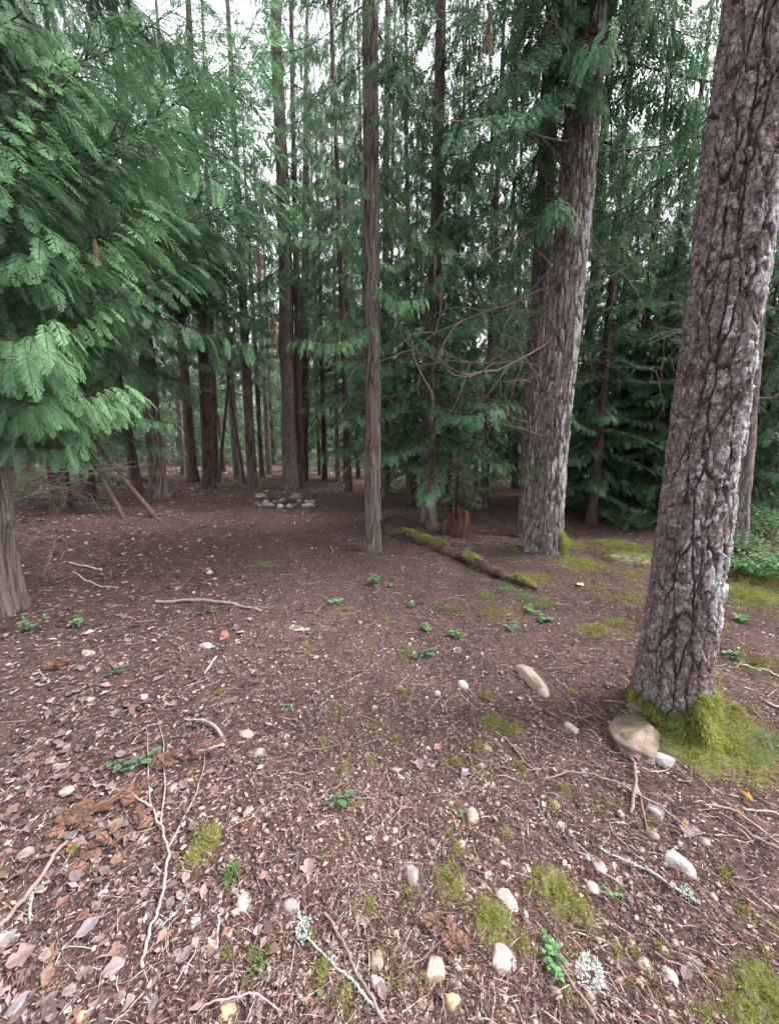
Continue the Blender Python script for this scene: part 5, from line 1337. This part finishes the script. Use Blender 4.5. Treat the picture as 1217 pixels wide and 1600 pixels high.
# dead orange cedar fronds and the green sprig on the ground
def frond_mesh(seed, leaf, k=4, L=.15):
    global rng
    old = rng; rng = np.random.default_rng(seed); G = Geo()
    V, Fc = tube([(0, 0, .004), (.08, .01, .012), (.2, .0, .008)], [.0018, .0014, .0008], 4, cap=False); G.add(V, Fc, 1, .5)
    for q in range(k):
        f = (q + .5) / k; sg = 1 if q % 2 else -1; y = sg * rng.uniform(.3, .9)
        spray(G, np.array([.2 * f, 0, .01]), np.array([math.cos(y), math.sin(y), .12]), L * rng.uniform(.6, 1.1), 0, .06, .3 + .3 * rng.random(), nf=8)
    V, Fc, Mi, T = G.arrays(); V[:, 2] = np.abs(V[:, 2]) * .9 + .003 + .012 * (1 + vnoise(V[:, 0] * 18, V[:, 1] * 18 + seed)); rng = old
    return build_mesh('fallen_frond', V, Fc, [M[leaf], M['twig']], Mi, attrs={'tint': T})
FD = [frond_mesh(1000 + i, 'needle_dead') for i in range(4)]
for k, (px, py, th, s, lab) in enumerate([(90,1270,-.1,.85,'largest dead orange cedar frond left of the forked branch'),(150,1265,.3,.7,'dead orange frond overlapping the forked branch'),(60,1318,.9,.6,'dead orange frond at the left edge below the largest one'),
        (235,1185,-.2,.8,'dead orange frond above the fork of the long branch'),(290,1178,.2,.7,'dead orange frond reaching to the bleached curved stick'),(175,1340,2.2,.6,'dead orange frond beside the slate grey folded leaf'),
        (90,1385,1.1,.6,'dead orange frond beside the straight brown stick'),(60,1045,.2,.9,'dead orange frond on the left slope below the seedlings'),(385,1455-130,1.9,.4,'small orange frond scrap beside the forked branch top'),
        (1200,1305,2.2,.5,'small orange frond scrap at the right edge'),(215,1310,1.9,.5,'orange frond tip pointing up beside the forked branch'),(740,1508,2.4,.55,'red brown frond scrap touching the large whitish pink stone')]):
    p = ground_at(px, py); tag(link('fallen_frond', FD[k % 4], loc=(p.x, p.y, p.z + .010), rot=(0, 0, th), scale=s), lab, 'frond')
FG = frond_mesh(1010, 'needle', 4, .09)
for k, (px, py, th, s, lab) in enumerate([(180,1215,.6,.75,'dense green cedar sprig lying left of the forked branch'),(165,1195,-.3,.6,'green cedar sprig overlapping the dense one'),(640,1030,.2,.9,'green sprig lying on the path above the middle'),
        (498,1262,.1,.6,'thin green sprig lying on bare soil mid path'),(155,1065,.8,.7,'green sprig on the left slope'),(300,965,.4,1.1,'green sprig on the path by the weathered plank')]):
    p = ground_at(px, py); tag(link('fallen_sprig', FG, loc=(p.x, p.y, p.z + .012), rot=(0, 0, th), scale=s), lab, 'sprig')
# hanging dead orange bunches
def hang_bunch(e, base, px, py, Y, s, seed, lab):
    global rng
    old = rng; rng = np.random.default_rng(seed); G = Geo()
    for q in range(9):
        y = rng.uniform(0, 6.3); spray(G, rng.normal(0, .03, 3), np.array([math.cos(y) * .5, math.sin(y) * .5, -1]), rng.uniform(.12, .34), 0, 1.0, .35, nf=10)
    V, Fc = tube([(.02, 0, -.1), (0, 0, .05), (.06, .02, .28), (.2, .05, .5)], [.003, .004, .005, .007], 4, cap=False); G.add(V, Fc, 1, .5)
    V, Fc, Mi, T = G.arrays(); rng = old
    p = at_dist(px, py, Y)
    o = link('dead_foliage', build_mesh('dead_foliage', V, Fc, [M['needle_dead'], M['twig']], Mi, attrs={'tint': T}), e, p - base, None, (s * .6, s * .6, s * 1.25)); o['label'] = lab
hang_bunch(t2, b2, 762, 20, 4.0, 1.0, 1, 'bunch of dead orange foliage hanging near the top')
e, ax, b = T['upright cedar ']
hang_bunch(e, b, 424, 490, 7.5, 1.7, 2, 'dead orange foliage hanging over the clearing')
hang_bunch(e, b, 404, 385, 7.0, 1.3, 3, 'dull reddish foliage hanging higher up')
hang_bunch(t4, b4, 147, 372, 2.3, .32, 4, 'tiny orange dead spray on the front bough')

# ------------------------------------------------------------------ rotten log, stump, root tangle
lp = [(604,832),(640,843),(676,856),(712,870),(750,888),(795,908),(838,925)]
P = []
for i, (px, py) in enumerate(lp):
    q = ground_at(px, py); P.append([q.x, q.y, q.z + .05])
P = np.array(P); tt = np.linspace(0, len(P) - 1, 60); Q = np.stack([np.interp(tt, np.arange(len(P)), P[:, i]) for i in range(3)], -1)
e = link('fallen_log', None, loc=Q[0]); tag(e, 'rotten fallen log with bright moss cushions right of the slim cedar', 'log')
rad = np.interp(np.linspace(0, 1, 60), [0, .3, .7, 1], [.095, .08, .065, .008])
V, Fc = tube(Q - Q[0], rad * (1 + .22 * vnoise(np.arange(60) * .35, 2.) + .12 * vnoise(np.arange(60) * 1.1, 5.)), 40)
V[:, 2] += .035 * vnoise(V[:, 0] * 9, V[:, 1] * 9, V[:, 2] * 9) - .02; V[:, :2] += .022 * vnoise(V[:, :1] * 9, V[:, 1:2] * 9, V[:, 2:] * 9 + 5)
for k in range(26):
    u = rng.integers(4, 56); a0 = Q[u] - Q[0] + np.array([rng.normal(0, .05), rng.normal(0, .05), rad[u] * .7]); dd = nrm(np.gradient(Q, axis=0)[u] + rng.normal(0, .35, 3)); Ls = rng.uniform(.06, .22)
    v_, f_ = tube([a0 - dd * Ls / 2, a0 + [0, 0, .01], a0 + dd * Ls / 2], [.004, .012, .003], 5, .3); Fc = np.concatenate([Fc, f_ + len(V)]); V = np.concatenate([V, v_])
link('trunk', build_mesh('trunk', V, Fc, M['wood'], col=np.array((.055, .038, .032)) * (1 + .6 * vnoise(V[:, :1] * 20, V[:, 1:2] * 20, V[:, 2:] * 20)), smooth=True), e)
n = 15000; idx = rng.integers(0, 60, n); u = idx / 59
dens = .5 + .5 * vnoise(idx * .16 + 2.2, 7.)
dens = dens + .35 * vnoise(idx * .7, 3.) ; keep = (rng.random(n) < sstep(.35, .75, dens) * .9 * sstep(.02, .2, u)); idx = idx[keep]; n = len(idx)
th = rng.uniform(-1.1, 1.1, n); tn = nrm(np.gradient(Q, axis=0))[idx]; sd_ = nrm(np.cross(tn, [0, 0, 1.]))
outv = sd_ * np.sin(th)[:, None] + np.array([0, 0, 1.]) * np.cos(th)[:, None]
p = Q[idx] - Q[0] + outv * (rad[idx] * .98 + .035 * rng.random(n) * dens[keep])[:, None] + tn * rng.normal(0, .02, (n, 1))
D = nrm(outv * .6 + rng.normal(0, .6, (n, 3))); S = nrm(np.cross(D, rng.normal(0, 1, (n, 3))))
V, Fc = rhombi(p, D, S, rng.uniform(.012, .03, n), rng.uniform(.003, .007, n), .5)
tag(link('moss', build_mesh('moss', V, Fc, M['moss'], attrs={'tint': np.repeat(np.clip(.40 + .5 * vnoise(p[:, 0] * 10, p[:, 1] * 10) + rng.normal(0, .22, n), 0, 1), 4)}), e), kind='stuff')
# root tangle at the far end of the log
rb = ground_at(618, 826); e = link('root_tangle', None, loc=rb); tag(e, 'dark upturned root tangle at the far end of the mossy log', 'roots')
rt = np.random.default_rng(5)
for k in range(16):
    az = rt.uniform(0, 6.3); d = np.array([math.cos(az), math.sin(az) * .5, rt.uniform(-.1, .7)]); d = nrm(d); pts = [np.array([rt.normal(0, .12), rt.normal(0, .08), .04])]
    for q in range(6): d = nrm(d + rt.normal(0, .3, 3) + [0, 0, -.12]); pts.append(pts[-1] + d * rt.uniform(.04, .09))
    V, Fc = tube(pts, np.linspace(.03, .006, 7), 6, .2); link('root', build_mesh('root', V, Fc, M['wood'], col=np.array((.06, .042, .036)) + V[:, :1] * 0, smooth=True), e)
lump = stone_mesh(55, 3, .32, .2, .16, M['wood'], .25, 0, 'root_mass'); 
a = lump.attributes.new('Col', 'FLOAT_COLOR', 'POINT'); a.data.foreach_set('color', np.tile([.03, .022, .018, 1.], len(lump.vertices)))
link('root_mass', lump, e, (0, 0, .03))
# broken reddish stump
sb = ground_at(716, 836); e = link('broken_stump', None, loc=sb); tag(e, 'reddish rotten broken stump with a jagged top behind the mossy log', 'stump')
w = 34 * depth(sb) / F / 2; na = 48; zs = np.linspace(-.1, 1, 26); a = np.linspace(0, 2 * np.pi, na, endpoint=False); Z, A = np.meshgrid(zs, a, indexing='ij')
top = .30 + .22 * vnoise(np.cos(A) * 2.2 + 4, np.sin(A) * 2.2) + +.05 * vnoise(np.cos(A) * 5, np.sin(A) * 5); top = np.clip(top, .12, .60)
R2 = w * (1.15 - .25 * np.clip(Z, 0, 1) + .12 * vnoise(np.cos(A) * 3, np.sin(A) * 3 + 3, Z) + .10 * np.abs(vnoise(np.cos(A) * 8, np.sin(A) * 8, Z * 1.5)))
Zz = np.where(Z < 0, Z, Z * top); V = np.stack([np.cos(A) * R2, np.sin(A) * R2, Zz], -1).reshape(-1, 3)
inner = np.stack([np.cos(A[-1]) * R2[-1] * .72, np.sin(A[-1]) * R2[-1] * .72, Zz[-1] - .03], -1); deep = np.stack([np.cos(a) * w * .4, np.sin(a) * w * .4, np.full(na, .06)], -1)
V = np.concatenate([V, inner, deep]); n = len(zs) + 2; i = np.arange(n - 1)[:, None] * na; j = np.arange(na)[None]; k = (j + 1) % na
Fc = np.stack([i + j, i + k, i + na + k, i + na + j], -1).reshape(-1, 4)
c = np.array((.050, .026, .020)) * (1 + .7 * vnoise(V[:, :1] * 30, V[:, 1:2] * 30, V[:, 2:] * 5))
link('wood_shell', build_mesh('wood_shell', V, Fc, M['wood'], col=c, smooth=True), e)
ch = stone_mesh(61, 2, .05, .04, .17, M['wood'], .2, .5, 'splinter'); at = ch.attributes.new('Col', 'FLOAT_COLOR', 'POINT'); at.data.foreach_set('color', np.tile([.09, .045, .034, 1.], len(ch.vertices)))
link('splinter', ch, e, (-w * 1.3, -.02, .12), (0, .15, 0))
# mossy hump right of the old fir
p = ground_at(985, 878); hm = stone_mesh(62, 3, .30, .22, .10, M['stone_moss'], .15, 0, 'mossy_rock')
e = link('mossy_rock', None, loc=p); tag(e, 'low moss covered hump left of the big leaning fir', 'rock'); link('rock', hm, e, (0, 0, .01))
n = 5000; v = nrm(rng.normal(0, 1, (n, 3))); v[:, 2] = np.abs(v[:, 2]); pp = v * np.array([.31, .23, .115]) * rng.uniform(.97, 1.12, (n, 1)); D = nrm(v + rng.normal(0, .6, (n, 3))); S = nrm(np.cross(D, rng.normal(0, 1, (n, 3))))
V, Fc = rhombi(pp, D, S, rng.uniform(.012, .03, n), rng.uniform(.003, .006, n), .5); tag(link('moss', build_mesh('moss', V, Fc, M['moss'], attrs={'tint': np.repeat(np.clip(rng.normal(.35, .25, n), 0, 1), 4)}), e), kind='stuff')

# bare curved dead branches at lower left beside the left cedar
dead_branches(t4, ax4, .5, 1.6, 8, (.5, .9), 33, (-.3, 2.0))

tot = 0
seen = set()
for o in bpy.data.objects:
    if o.type == 'MESH' and o.data.name not in seen:
        seen.add(o.data.name); tot += sum(1 for _ in ()) + len(o.data.polygons)
print('tris', sum(len(p.data.polygons) * (2 if len(p.data.polygons) and p.data.polygons[0].loop_total == 4 else 1) for p in {o.data.name: o for o in bpy.data.objects if o.type == 'MESH'}.values()))
print('objects', len(bpy.data.objects), 'unique polys', tot)
